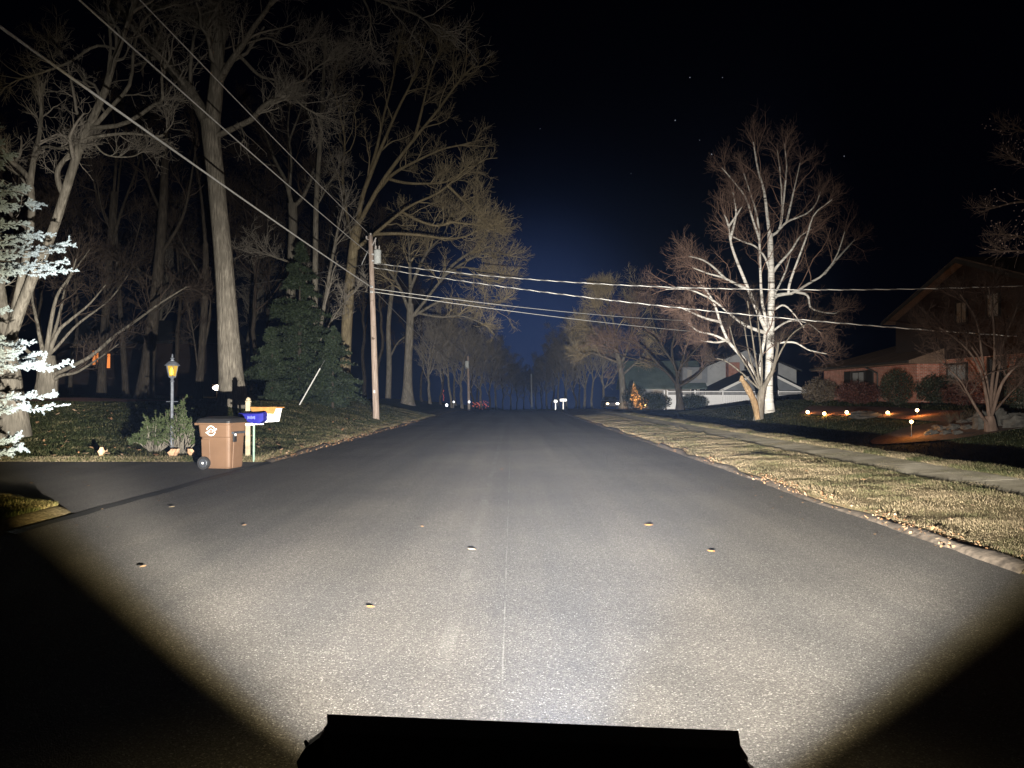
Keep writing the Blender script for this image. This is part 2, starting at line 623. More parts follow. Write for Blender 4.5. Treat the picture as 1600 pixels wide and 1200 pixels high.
# ------------------------------------------------------------------ ground sheets
xs = np.unique(np.concatenate([-np.geomspace(40, 260, 16)[::-1], np.arange(-40, -14, .8), np.arange(-14, -6.4, .25), np.arange(-6.4, -5.6, .07),
                               np.array([-5.5, -4, -2, 0, 2, 4, 4.35]), np.arange(4.4, 11.6, .07), np.arange(11.6, 24, .4), np.arange(24, 44, 1.4),
                               np.geomspace(44, 260, 14)]))
ys = np.unique(np.concatenate([np.array([-30, -12, -5, 0, 2, 4]), np.arange(5, 36, .16), np.arange(36, 70, .5), np.arange(70, 130, 2.5), np.geomspace(130, 660, 20)]))
X, Y = np.meshgrid(xs, ys)
Z = ground(X, Y)
el_y, er_y = edge_left(Y), edge_right(Y)
inroad = (X > el_y) & (X < er_y)
drive = (X <= el_y) & (Y < DRV_FAR) & (Y > drive_near(X) + .1)
Z = np.where(inroad, Z - .06, Z)
Z = np.where(drive, Z - .05, Z)
Z = np.where(np.abs(X - (SW0 + SW1) / 2) < .45, Z - .02, Z)
nx, ny = len(xs), len(ys)
idx = np.arange(nx * ny).reshape(ny, nx)
Q = np.stack([idx[:-1, :-1], idx[:-1, 1:], idx[1:, 1:], idx[1:, :-1]], -1).reshape(-1, 4)
tag(obj('ground', np.stack([X, Y, Z], -1).reshape(-1, 3), MATS['turf'], Q=Q, smooth=True), kind='structure')

# road
ry = np.unique(np.concatenate([np.array([-30, -10, 0, 3]), np.arange(4, 60, .3), np.arange(60, 130, 2), np.geomspace(130, 655, 18)]))
cols_ = np.linspace(0, 1, 9)
RX = edge_left(ry)[:, None] * (1 - cols_) + edge_right(ry)[:, None] * cols_
RX[:, 0] -= .03; RX[:, -1] += .03
RY = np.repeat(ry[:, None], 9, 1)
RZ = crest(RY) + .03 * (1 - ((cols_ - .5) * 2) ** 2)[None, :] - .006
idx = np.arange(RX.size).reshape(RX.shape)
Q = np.stack([idx[:-1, :-1], idx[:-1, 1:], idx[1:, 1:], idx[1:, :-1]], -1).reshape(-1, 4)
tag(obj('road', np.stack([RX, RY, RZ], -1).reshape(-1, 3), MATS['asphalt_road'], Q=Q, smooth=True), kind='structure')

# driveway on the left
dxs = np.concatenate([[-6.02], np.arange(-6.3, -34, -.6)])
dv, dq = [], []
for i, x in enumerate(dxs):
    y0 = float(drive_near(x)) - .05 if i else 10.7
    for k in range(9):
        yy = y0 + (DRV_FAR + .06 - y0) * k / 8
        dv.append((edge_left(yy) - .005 if i == 0 else x, yy, .032 if i == 0 else .034 + .004 * i * .2))
for i in range(len(dxs) - 1):
    for k in range(8):
        dq.append((i * 9 + k, i * 9 + k + 1, (i + 1) * 9 + k + 1, (i + 1) * 9 + k))
tag(obj('driveway', np.array(dv), MATS['asphalt_drive'], Q=dq), kind='structure')
# tarred joint between driveway and road
jv, jq = [], []
jy = np.arange(9.2, 19.0, .18)
for i, y in enumerate(jy):
    x0 = float(edge_left(y)) + .01
    w = .10 + .05 * float(vnoise(y, 77, 1.3))
    jv += [(x0, y, .036), (x0 + w, y, .007)]
    if i: jq.append((2 * i - 2, 2 * i - 1, 2 * i + 1, 2 * i))
tag(obj('road_joint', np.array(jv), MATS['tar'], Q=jq), kind='structure')
# rolled kerbs
def kerb(name, xf, side, y0, y1, mat):
    yk = np.arange(y0, y1, .22)
    prof = [(-.05, -.012), (0, .026), (.05, .050), (.10, .062), (.15, .058), (.22, -.02)]
    V, Fq = [], []
    for i, y in enumerate(yk):
        for a, b in prof:
            jj = .09 * float(vnoise(y, 5 + a * 40, 2.3)) + .05 * float(vnoise(y, 25 + a * 60, .7))
            V.append((float(xf(y)) + side * (a + jj * .8), y, b * (1 + 1.4 * float(vnoise(y, 9 + a * 9, .8))) + float(crest(y)) + jj * .25))
        if i:
            for k in range(5): Fq.append(((i - 1) * 6 + k, (i - 1) * 6 + k + 1, i * 6 + k + 1, i * 6 + k))
    return tag(obj(name, np.array(V), mat, Q=Fq, smooth=True), kind='structure')
kerb('kerb', edge_right, 1, 7.2, 72, MATS['curb_asphalt'])
kerb('kerb', edge_left, -1, 19.0, 72, MATS['curb_asphalt'])

# sidewalk of slabs
SWC = (SW0 + SW1) / 2
sw = bpy.data.objects.new('sidewalk', None); COL.objects.link(sw); sw.location = (SWC, 8, 0); ORG[sw.name] = np.array((SWC, 8, 0.)); tag(sw, kind='structure')
y = 5.5
slab_me = None
while y < 68:
    m = MB().box((0, 0, 0), (SW1 - SW0 + .2, 1.47, .09), bev=.012)
    if slab_me is None:
        o = m.build('paving_slab', MATS['concrete'], sw); slab_me = o.data
        slab_me.transform(Matrix.Translation((SWC, 8, 0)))
    else:
        o = bpy.data.objects.new('paving_slab', slab_me); COL.objects.link(o); o.parent = sw
    o.location = (random.uniform(-.03, .03), y + .75 - 8, .07 + .055 * (SWC - XR - .3) - .045 - .010 + float(crest(y)) + random.uniform(-.002, .002))
    o.rotation_euler = (random.uniform(-.0015, .0015), -.055 + random.uniform(-.003, .003), random.uniform(-.006, .006))
    y += 1.5

# ------------------------------------------------------------------ grass
def blades(name, x, y, h, w, base, lean=.7, zoff=0.0):
    n = len(x)
    z = ground(x, y) + zoff - .004
    a = rng.random(n) * 2 * PI
    la = rng.random(n) * 2 * PI
    ll = rng.random(n) * lean * h
    hh = h * (.5 + rng.random(n) * .8)
    ww = w * (.6 + .8 * rng.random(n))
    c, s = np.cos(a) * ww, np.sin(a) * ww
    V = np.empty((n, 3, 3))
    V[:, 0] = np.stack([x - c, y - s, z], -1)
    V[:, 1] = np.stack([x + c, y + s, z], -1)
    V[:, 2] = np.stack([x + np.cos(la) * ll, y + np.sin(la) * ll, z + hh], -1)
    T = np.arange(3 * n).reshape(-1, 3)
    cl = np.repeat(base[:, None, :], 3, 1)
    return tag(obj(name, V.reshape(-1, 3), MATS['blades'], T=T, cols=cl.reshape(-1, 3)), kind='stuff')


def grass_cols(x, y, dryness):
    n = len(x)
    gcol = np.array((.030, .038, .014)); dcol = np.array((.185, .146, .090)); ocol = np.array((.092, .088, .040))
    k = np.clip(dryness + .9 * vnoise(x, y, 1.4) + .7 * vnoise(x + 3, y, 5.0) + rng.normal(0, .22, n), 0, 1)[:, None]
    c = np.where(k < .5, gcol * (1 - 2 * k) + ocol * 2 * k, ocol * (2 - 2 * k) + dcol * (2 * k - 1))
    return c * (.58 + .54 * rng.random((n, 1)))


def rnd_y(n, y0, y1):          # denser near the viewer
    u = rng.random(n)
    return y0 * (y1 / y0) ** u

# right verge
n = 190000
y = rnd_y(n, 7.0, 60); x = edge_right(y) + .12 + rng.random(n) ** .9 * (SW0 - .05 - edge_right(y) - .05)
keep = rng.random(n) < np.clip(.65 + 1.2 * vnoise(x, y, 1.9), .15, 1)
x, y = x[keep], y[keep]
blades('grass', x, y, .030 * (1 + 1.0 * vnoise(x, y, 2.3)), .0036 * np.clip(y / 12, .8, 3), grass_cols(x, y, .92 - .15 * sstep(1.0, 2.2, x - XR)), 1.5)
# strip beyond the sidewalk
n = 70000
y = rnd_y(n, 8.0, 60); x = SW1 - .04 + rng.random(n) * (9.4 - SW1)
blades('grass', x, y, .06 * (1 + .9 * vnoise(x, y, 2.3)), .005 * np.clip(y / 12, .8, 3), grass_cols(x, y, .72), 1.5)
# overgrown bits on the sidewalk
n = 45000
y = rnd_y(n, 8.0, 45); x = SW0 + rng.random(n) * (SW1 - SW0)
keep = vnoise(x, y * .6, 1.6) + .25 * np.abs((x - SW0) / (SW1 - SW0) - .5) > .10
x, y = x[keep], y[keep]
blades('grass', x, y, .026 * np.ones(len(x)), .005 * np.clip(y / 12, .8, 3), grass_cols(x, y, .7), 1.8, zoff=.05)
# right lawn beyond the dip
n = 70000
y = rnd_y(n, 11.0, 60); x = 9.4 + rng.random(n) ** 1.3 * 12
blades('grass', x, y, .06 * np.ones(n), .006 * np.clip(y / 14, .8, 3), grass_cols(x, y, .10) * .55, 1.2)
# left lawn
n = 150000
y = rnd_y(n, DRV_FAR + .12, 62); x = edge_left(y) - .10 - rng.random(n) ** 1.25 * 20
dist = edge_left(y) - x
blades('grass', x, y, .05 * (1 + .9 * vnoise(x, y, 1.7)), .006 * np.clip(y / 16, .8, 3), grass_cols(x, y, .60 * np.exp(-dist / .7) + .20 * np.exp(-dist / 3) + .08), 1.3)
n = 9000                       # pale dry fringe along the driveway
x = -6.1 - rng.random(n) * 12; y = DRV_FAR + .05 + rng.random(n) ** 2 * .35
blades('grass', x, y, .05 * np.ones(n), .007 * np.ones(n), grass_cols(x, y, .85), 1.6)
n = 16000                      # near corner between driveway and road
x = -6.35 - rng.random(n) ** 1.3 * 5; y = drive_near(x) - .02 - rng.random(n) ** 1.4 * 2.6
blades('grass', x, y, .05 * (1 + vnoise(x, y, 2)), .006 * np.ones(n), grass_cols(x, y, .35) * np.array((1.1, 1.1, .8)), 1.3)

# fallen leaves as litter
def litter(name, x, y, size, zoff=.02, tint=None, flat=.6):
    n = len(x)
    z = ground(x, y) + zoff
    a = rng.random(n) * 2 * PI
    s = size * (.5 + rng.random(n))
    u = np.stack([np.cos(a), np.sin(a), rng.normal(0, flat * .6, n)], -1) * s[:, None]
    v = np.stack([-np.sin(a), np.cos(a), rng.normal(0, flat * .6, n)], -1) * (s * .62)[:, None]
    c0 = np.stack([x, y, z + s * .25], -1)
    curl = np.array((0, 0, 1.0))[None] * (s * .45 * min(1, flat / .6))[:, None]
    V = np.stack([c0 - u, c0 - v * .9 + curl * .4, c0 + u * .2 - v + curl * .2, c0 + u + curl, c0 + v + curl * .5, c0 - u * .3 + v * 1.05], 1)
    idx = np.arange(n)[:, None] * 6
    Qd = np.concatenate([idx + np.array([[0, 1, 4, 5]]), idx + np.array([[1, 2, 3, 4]])])
    pal = np.array([(.22, .12, .06), (.28, .17, .09), (.15, .08, .04), (.33, .23, .15), (.24, .155, .095)]) if tint is None else tint
    cl = pal[rng.integers(0, len(pal), n)] * (.7 + .6 * rng.random((n, 1)))
    return tag(obj(name, V.reshape(-1, 3), MATS['leaf_col'], Q=Qd, cols=np.repeat(cl, 6, 0)), kind='stuff')

n = 1500
y = rnd_y(n, DRV_FAR + .3, 40); x = edge_left(y) - .2 - rng.random(n) * 17
keep = rng.random(n) < np.clip(.35 + 1.6 * vnoise(x, y, .5), .1, 1) * np.exp(-(y - DRV_FAR) / 9)
litter('leaf_litter', x[keep], y[keep], .065)
n = 1500
y = rnd_y(n, 7.4, 50); x = edge_right(y) + rng.normal(0.0, .09, n) + .10
keep = rng.random(n) < np.clip(.4 + 1.6 * vnoise(x * .2, y, .9), .05, 1)
litter('leaf_litter', x[keep], y[keep], .022, .02)
n = 500
y = rnd_y(n, 19.2, 50); x = edge_left(y) + rng.normal(-.05, .10, n)
litter('leaf_litter', x, y, .035, .02)
n = 130
y = rnd_y(n, 8, 34); x = 5.2 + rng.random(n) * 4.6
litter('leaf_litter', x, y, .03, .02, flat=.25)
n = 70
y = 11.2 + rng.random(n) * 7.4; x = -6.4 - rng.random(n) * 9
keep = y > drive_near(x) + .3
litter('leaf_litter', x[keep], y[keep], .032, .012, flat=.1)

# single leaves one can point to
LEAVES = [(1013, 823, .085, 'curled orange leaf on the right half of the road, farther of two'),
          (1110, 864, .065, 'small orange leaf on the right half of the road, nearer of two'),
          (737, 862, .075, 'brown curled leaf with pale rim lying just left of the middle of the road'),
          (580, 953, .05, 'small yellow leaf lying on the brightest part of the road'),
          (225, 888, .065, 'brown leaf lying at the dim left edge of the light on the road'),
          (383, 823, .05, 'dark leaf lying on the road below the brown trash cart'),
          (270, 793, .07, 'pale leaf lying on the road next to the driveway joint'),
          (784, 735, .07, 'small dull leaf lying far up the middle of the road'),
          (660, 826, .04, 'tiny dark leaf lying on the left half of the road')]
for px, py, s, lab in LEAVES:
    d = CAMZ * F / (py - 618.0)
    x, y = PX(px, d), d
    s *= .66
    a = random.uniform(0, 6.28)
    pts = []
    nst = 9
    for k in range(nst):
        u = k / (nst - 1)
        w = s * .55 * math.sin(PI * min(1, u * .95 + .04)) * (1 + .22 * (k % 2))
        zc = .003 + s * .09 * (1 - (2 * u - 1) ** 2)
        for q in (-1, 0, 1):
            lx, ly = (u - .5) * 2 * s, q * w
            zz = max(.003, zc - abs(q) * w * .30 + .006 * (k % 2))
            pts.append((x + lx * math.cos(a) - ly * math.sin(a), y + lx * math.sin(a) + ly * math.cos(a), .003 + .026 * (1 - ((x + .6) / 5.4) ** 2) + zz))
    q = []
    for k in range(nst - 1):
        for j in range(2): q.append((k * 3 + j, k * 3 + j + 1, k * 3 + 3 + j + 1, k * 3 + 3 + j))
    base = np.array((.34, .155, .045)) if 'orange' in lab or 'yellow' in lab else np.array((.19, .115, .06))
    if 'pale' in lab: base = np.array((.34, .27, .17))
    o = obj('fallen_leaf', np.array(pts), MATS['leaf_col'], Q=q, cols=np.repeat(base[None], len(pts), 0), loc=(x, y, .02))
    tag(o, lab, 'leaf', 'single leaves fallen on the road')
    # stem
# ------------------------------------------------------------------ trees
def catmull(pts, n):
    pts = np.asarray(pts, float)
    if len(pts) == 2:
        return pts[0] + (pts[1] - pts[0]) * np.linspace(0, 1, n)[:, None]
    p = np.vstack([2 * pts[0] - pts[1], pts, 2 * pts[-1] - pts[-2]])
    u = np.linspace(0, len(pts) - 1, n)
    i = np.minimum(u.astype(int), len(pts) - 2)
    t = (u - i)[:, None]
    p0, p1, p2, p3 = p[i], p[i + 1], p[i + 2], p[i + 3]
    return .5 * (2 * p1 + (p2 - p0) * t + (2 * p0 - 5 * p1 + 4 * p2 - p3) * t * t + (3 * p1 - p0 - 3 * p2 + p3) * t ** 3)


def tubes(pts, rad, sides):
    """pts M x n x 3, rad M x n -> V, Q"""
    M_, n_, _ = pts.shape
    tg = np.empty_like(pts)
    tg[:, 1:-1] = pts[:, 2:] - pts[:, :-2]; tg[:, 0] = pts[:, 1] - pts[:, 0]; tg[:, -1] = pts[:, -1] - pts[:, -2]
    tg /= np.linalg.norm(tg, axis=2, keepdims=True) + 1e-9
    ov = pts[:, -1] - pts[:, 0]
    ref = np.where((np.abs(ov[:, 2:3]) > .6 * np.linalg.norm(ov, axis=1, keepdims=True)), np.array([[1., 0.2, 0]]), np.array([[0., 0.1, 1]]))
    u = np.cross(tg, ref[:, None, :]); u /= np.linalg.norm(u, axis=2, keepdims=True) + 1e-9
    v = np.cross(tg, u)
    th = np.arange(sides) / sides * 2 * PI
    V = pts[:, :, None, :] + rad[:, :, None, None] * (np.cos(th)[None, None, :, None] * u[:, :, None, :] + np.sin(th)[None, None, :, None] * v[:, :, None, :])
    idx = np.arange(M_ * n_ * sides).reshape(M_, n_, sides)
    nxt = np.roll(idx, -1, axis=2)
    Q = np.stack([idx[:, :-1], nxt[:, :-1], nxt[:, 1:], idx[:, 1:]], -1).reshape(-1, 4)
    return V.reshape(-1, 3), Q


def grow(pts, rad, k, length, ang=(30, 65), n=6, up=.25, wob=.18, t0=.15, rr=.55, rmin=.004, tip=.35, droop=0.0):
    """k children for each parent polyline"""
    M_, n_, _ = pts.shape
    m = M_ * k
    pi = np.repeat(np.arange(M_), k)
    t = t0 + (1 - t0) * rng.random(m) ** .85
    f = t * (n_ - 1); i = np.minimum(f.astype(int), n_ - 2); w = (f - i)[:, None]
    p = pts[pi, i] * (1 - w) + pts[pi, i + 1] * w
    r = rad[pi, i] * (1 - w[:, 0]) + rad[pi, i + 1] * w[:, 0]
    d = pts[pi, i + 1] - pts[pi, i]; d /= np.linalg.norm(d, axis=1, keepdims=True) + 1e-9
    q = rng.normal(size=(m, 3)); q -= (q * d).sum(1, keepdims=True) * d; q /= np.linalg.norm(q, axis=1, keepdims=True) + 1e-9
    a = np.radians(rng.uniform(ang[0], ang[1], m))[:, None]
    dr = d * np.cos(a) + q * np.sin(a)
    plen = np.linalg.norm(np.diff(pts, axis=1), axis=2).sum(1)[pi]
    L = (length if np.isscalar(length) else np.asarray(length)[pi]) * plen ** .0 * (.45 + .75 * rng.random(m)) * (1.05 - .5 * t)
    out = np.empty((m, n, 3)); out[:, 0] = p
    step = (L / (n - 1))[:, None]
    cur = p.copy()
    for j in range(1, n):
        dr = dr + rng.normal(0, wob, (m, 3)); dr[:, 2] += up * (1 - .3 * j / n) / n * 2 - droop * j / n
        dr /= np.linalg.norm(dr, axis=1, keepdims=True)
        cur = cur + dr * step
        out[:, j] = cur
    r0 = np.maximum(r * rr * (.7 + .4 * rng.random(m)), rmin)
    rd = r0[:, None] * np.linspace(1, tip, n)[None]
    return out, np.maximum(rd, rmin * .7)


def limb_world(limb, d, slope, n=14):
    """limb: list of (px, py) or (px, py, width); widths in px at the ends"""
    pts = limb['p']
    w0, w1 = limb['w']
    m = len(pts)
    out = []
    for k, q in enumerate(pts):
        out.append(P(q[0], q[1], d + slope * k / max(1, m - 1)))
    c = catmull(out, n)
    u = np.linspace(0, 1, n)
    wpx = limb['ws'] if 'ws' in limb else None
    if wpx: rad = np.interp(u, np.linspace(0, 1, len(wpx)), wpx) / 2 / F * d
    else: rad = (w0 + (w1 - w0) * u ** .8) / 2 / F * d
    rad = rad * (1 + .10 * vnoise(u * 5 + pts[0][0], u * 0 + pts[0][1], 1.0))
    return c, rad


def flare(c, rad, k=.42):
    """root flare on a trunk"""
    h = c[:, 2] - c[0, 2]
    return rad * (1 + k * np.exp(-h / (rad[0] * 1.5)))


def tree(name, label, d, trunk, limbs, mats, lv=((5, 2.6), (5, 1.3), (6, .7)), group=None, base_px=None, up=.25, spread=3.0, rmin=.011, droop=0.0, cat='tree', root=True, sides=8, thin=.85, upl=None, twigmats=None, angs=((28, 60), (28, 65), (25, 70))):
    """trunk: limb dict; limbs: list of limb dicts (photo pixels, at the tree's own distance, swung in depth)"""
    tc, tr = limb_world(trunk, d, trunk.get('s', 0.0), 22)
    b = at(base_px if base_px is not None else trunk['p'][0][0], d)
    if root:
        tc[0] = (tc[0][0], tc[0][1], min(tc[0][2], b[2] - .15))
        tr = flare(tc, tr)
    th = thing(name, label, cat, (tc[0][0], tc[0][1], b[2]), group)
    V, Qd = tubes(tc[None], tr[None], 14)
    obj('trunk', V, MATS[mats[0]], th, smooth=True, Q=Qd)
    lp, lr = [], []
    wood = [tc]
    for L in limbs:
        dd = d + L.get('o', 0.0)
        allp = np.vstack(wood)
        ppx = 800 + F * allp[:, 0] / allp[:, 1]
        ppy = 618 - F * (allp[:, 2] - CAMZ) / allp[:, 1]
        q0 = L['p'][0]
        dist = np.hypot(ppx - q0[0], ppy - q0[1])
        kk = int(np.argmin(dist))
        if dist[kk] < 45:
            dd = float(allp[kk, 1])
        c, r = limb_world(L, dd, L.get('s', rng.uniform(-spread, spread)), 14)
        if dist[kk] < 45:
            c += (allp[kk] - c[0])[None] * np.exp(-np.arange(14) / 2.5)[:, None]
        wood.append(catmull(c, 40))
        r = np.maximum(r * thin, rmin)
        lp.append(c); lr.append(r)
        V, Qd = tubes(c[None], r[None], sides)
        obj('limb', V, MATS[mats[0]], th, smooth=True, Q=Qd)
    if lp:
        pts, rad = np.array(lp), np.array(lr)
    else:
        pts, rad = tc[None], tr[None]
    Vs, Qs, off = [], [], 0
    cur_p, cur_r = pts, rad
    if lp:
        # shoots that carry each limb on past its end
        pl = np.linalg.norm(np.diff(pts, axis=1), axis=2).sum(1)
        ep, er = grow(pts[:, -5:], rad[:, -5:], 4, np.clip(pl * .42, .4, lv[0][1] * 1.2), (5, 30), n=7, up=up * .6, t0=.35, rr=.8, rmin=rmin, tip=.4)
        V, Qd = tubes(ep, er, 4)
        Vs.append(V); Qs.append(Qd + off); off += len(V)
        e2, r2 = grow(ep, er, 6, lv[1][1] * .9, (22, 55), n=5, up=up, rmin=rmin)
        V, Qd = tubes(e2, r2, 3)
        Vs.append(V); Qs.append(Qd + off); off += len(V)
        e3, r3 = grow(e2, r2, 4, lv[-1][1] * .9, (22, 60), n=4, up=up, rmin=rmin)
        V, Qd = tubes(e3, r3, 3)
        Vs.append(V); Qs.append(Qd + off); off += len(V)
    for q, (k, L) in enumerate(lv):
        sd = 4 if q == 0 else 3
        Ls = L
        if q == 0:   # branch length follows its limb's length
            pl = np.linalg.norm(np.diff(cur_p, axis=1), axis=2).sum(1)
            Ls = L * np.clip(pl / max(1e-3, pl.mean()), .35, 1.6)
        cp, cr_ = grow(cur_p, cur_r, k, Ls, angs[min(q, len(angs) - 1)], n=7 if q == 0 else 5, up=up, t0=.25 if q == 0 else .15, rmin=rmin, droop=droop if q else droop * .5)
        V, Qd = tubes(cp, cr_, sd)
        Vs.append(V); Qs.append(Qd + off); off += len(V)
        cur_p, cur_r = cp, cr_
    if Vs:
        obj('crown', np.vstack(Vs), MATS[mats[1]], th, smooth=True, Q=np.vstack(Qs))
    return th


def LB(w, *p, s=None, o=None):
    q = {'w': w, 'p': list(p)}
    if s is not None: q['s'] = s
    if o is not None: q['o'] = o
    return q


def TR(ws, *p, s=0.0):
    return {'w': (ws[0], ws[-1]), 'ws': ws, 'p': list(p), 's': s}


# --- left: forked tree behind the spruce
tree('bare_tree', 'forked grey tree leaning right from behind the pale spruce', 24,
     TR([46, 38, 34, 30], (14, 640), (12, 600), (10, 560), (14, 530)),
     [{'w': (30, 9), 'ws': [24, 21, 19, 17, 16, 15, 13, 11, 9, 8], 'p': [(22, 545), (30, 505), (52, 440), (78, 380), (103, 300), (128, 222), (160, 155), (178, 95), (195, 50), (215, -8)], 's': -.8},
      LB((24, 12), (8, 545), (2, 470), (-10, 400), (-20, 340), s=.5),
      LB((17, 8), (14, 570), (26, 480), (42, 400), (50, 330), (46, 282), (30, 262), (8, 240), s=.6),
      LB((12, 6), (46, 285), (54, 240), (63, 200), (66, 130), s=.4),
      LB((8, 3), (52, 245), (70, 229), (95, 232), (120, 224), s=-1.2),
      LB((11, 7), (92, 312), (88, 272), (102, 248), (126, 225), s=.2),
      LB((9, 4), (140, 205), (195, 195), (240, 165), (254, 155), (253, 118), (265, 92), s=-1.5),
      LB((9, 4), (142, 200), (175, 165), (203, 130), (210, 70), (230, 25), (280, 2), s=1.2),
      LB((6, 3), (192, 74), (152, 71), (110, 96), (70, 112), (25, 126), s=-1),
      LB((6, 4), (140, 214), (200, 208), (254, 212), (264, 178), s=1),
      LB((7, 3), (165, 120), (172, 70), (168, 20), (166, -20), s=-.5),
      LB((5, 2), (160, 170), (120, 110), (84, 72), s=.8),
      LB((4, 2), (140, 222), (165, 243), (205, 245), (225, 235), s=.6)],
     ('bark_grey', 'twig_grey'), lv=((6, 1.7), (5, .9), (4, .5)), rmin=.006, spread=1)

# --- left: low spreading tree
tree('bare_tree', 'low spreading tree on the reddish mulch with long limbs reaching right', 36,
     TR([34, 28, 27, 30], (68, 632), (72, 610), (74, 585), (70, 558)),
     [LB((9, 2.5), (84, 590), (110, 576), (145, 556), (180, 525), (215, 500), (250, 474), (292, 448), s=-2),
      LB((8, 2), (78, 605), (95, 588), (120, 582), (150, 563), (185, 538), s=-1),
      LB((10, 2), (74, 565), (90, 520), (110, 500), (140, 475), (165, 445), s=1),
      LB((10, 2), (70, 560), (80, 500), (90, 460), (110, 430), (122, 395), s=-.5),
      LB((9, 2), (64, 562), (56, 500), (50, 460), (60, 405), s=1.5),
      LB((8, 2), (60, 566), (32, 540), (15, 500), (2, 450), s=-1),
      LB((7, 2), (76, 556), (96, 480), (106, 440), (140, 390), s=2),
      LB((6, 2), (84, 560), (120, 510), (170, 470), (200, 430), s=2.5)],
     ('bark_grey', 'twig_dark'), lv=((6, 2.2), (6, 1.2), (5, .6)), rmin=.008)

# --- left: the big trunk
tree('oak_tree', 'tallest thick pale trunk standing behind the mailboxes', 33,
     TR([42, 35, 33, 31, 29, 27.5, 27, 28, 32], (364, 644), (362, 600), (358, 540), (354, 470), (349, 400), (342, 330), (337, 275), (331, 225), (329, 190)),
     [{'w': (24, 12), 'ws': [26, 22, 21, 19, 17, 14], 'p': [(325, 205), (303, 155), (272, 112), (242, 80), (215, 48), (175, 0)], 's': 1.5},
      {'w': (26, 14), 'ws': [30, 27, 25, 21, 17, 14], 'p': [(332, 205), (337, 150), (340, 100), (339, 50), (333, 0), (330, -70)], 's': -.5},
      LB((15, 6), (343, 135), (360, 100), (380, 70), (395, 45), (420, 10), (440, -30), s=-1.2),
      LB((8, 6), (346, 118), (336, 68), (325, 42), (336, 20), (346, -10), s=-1),
      LB((12, 8), (344, 217), (370, 200), (395, 186), (413, 165), (437, 153), s=-1.5),
      LB((5, 2.5), (392, 72), (420, 60), (450, 71), (485, 62), s=1.5),
      LB((7, 2.5), (395, 98), (412, 122), (440, 130), (472, 165), (508, 185), s=1.0),
      LB((5, 2), (442, 130), (472, 126), (495, 105), (520, 90), s=1.5),
      LB((6, 2.5), (236, 85), (255, 40), (300, 10), (340, 30), s=-1.5),
      LB((5, 2), (330, 40), (300, 40), (275, 15), (240, 8), s=-1),
      {'w': (12, 3), 'ws': [14, 11, 9, 7, 5, 4, 2.5], 'p': [(333, -60), (400, -130), (480, -90), (545, -25), (605, 6), (650, 22), (690, 52)], 's': -2},
      LB((5, 2), (560, -20), (578, 20), (578, 55), (581, 72), s=.3),
      LB((4, 2), (637, 18), (640, -5), (660, -25), s=.3)],
     ('bark_oak', 'twig_grey'), lv=((8, 2.8), (6, 1.4), (5, .75)), rmin=.0075, spread=2)

# --- left: the big fan-shaped tree by the pole
tree('maple_tree', 'fan shaped tree rising behind the utility pole and arching over the road', 62,
     TR([21, 17, 16, 15.5, 15, 15], (538, 640), (540, 560), (543, 490), (548, 430), (553, 385), (558, 355)),
     [LB((10, 3), (557, 362), (565, 312), (580, 270), (597, 228), (622, 170), (645, 125), (662, 80), s=-1),
      LB((9, 3), (560, 350), (598, 283), (640, 226), (682, 175), (715, 130), (742, 100), s=-3),
      LB((8, 2.5), (590, 300), (615, 272), (650, 252), (695, 232), (742, 224), s=1.5),
      LB((8, 2.5), (556, 388), (580, 370), (610, 345), (640, 322), (682, 303), (705, 285), (738, 252), s=-3),
      LB((7, 2), (584, 366), (620, 365), (660, 368), (700, 373), (732, 368), (754, 352), s=-2),
      LB((6, 2), (636, 338), (665, 350), (690, 353), (722, 340), (748, 312), s=-1),
      LB((6, 2), (625, 296), (660, 290), (700, 284), (730, 262), s=-2.5),
      LB((6, 2.5), (553, 385), (541, 330), (535, 270), (539, 220), (530, 175), (520, 120), s=2),
      LB((8, 2), (575, 290), (590, 230), (600, 180), (615, 120), (625, 60), s=2.5),
      LB((6, 2), (650, 215), (660, 170), (672, 120), (690, 70), s=-1),
      LB((6, 2), (700, 290), (722, 312), (745, 335), (765, 350), s=-1),
      LB((5, 2), (690, 330), (720, 345), (750, 352), (775, 362), s=-1)],
     ('bark_tan', 'twig_tan'), lv=((8, 3.2), (7, 1.8), (5, 1.0)), rmin=.0125, spread=3)

# --- left: next tree along
tree('maple_tree', 'mottled trunk just right of the utility pole with a wide low crown', 72,
     TR([19, 14, 13, 12, 11.5, 11], (637, 634), (637, 600), (638, 560), (640, 520), (641, 495), (641, 475)),
     [LB((8, 3), (641, 485), (641, 440), (640, 405), (638, 370), (634, 335), s=1),
      LB((8, 2.5), (635, 488), (626, 456), (613, 430), (598, 412), (590, 385), s=2),
      LB((7, 2), (644, 497), (664, 471), (680, 450), (696, 430), (716, 418), (738, 420), (762, 432), s=-3),
      LB((7, 2), (688, 440), (706, 416), (726, 400), (745, 388), (758, 368), (772, 352), s=-2),
      LB((6, 2), (647, 495), (690, 470), (722, 467), (752, 478), (782, 470), s=-3),
      LB((7, 2), (643, 450), (658, 412), (672, 388), (692, 368), (705, 340), s=1.5),
      LB((5, 2), (655, 492), (690, 496), (722, 494), (760, 508), s=-1.5),
      LB((6, 2), (700, 428), (735, 405), (765, 395), (792, 398), s=-3),
      LB((5, 2), (705, 425), (740, 432), (770, 440), (795, 432), s=-2)],
     ('bark_grey', 'twig_tan'), lv=((8, 3.4), (7, 1.9), (5, 1.05)), rmin=.0135, spread=3)

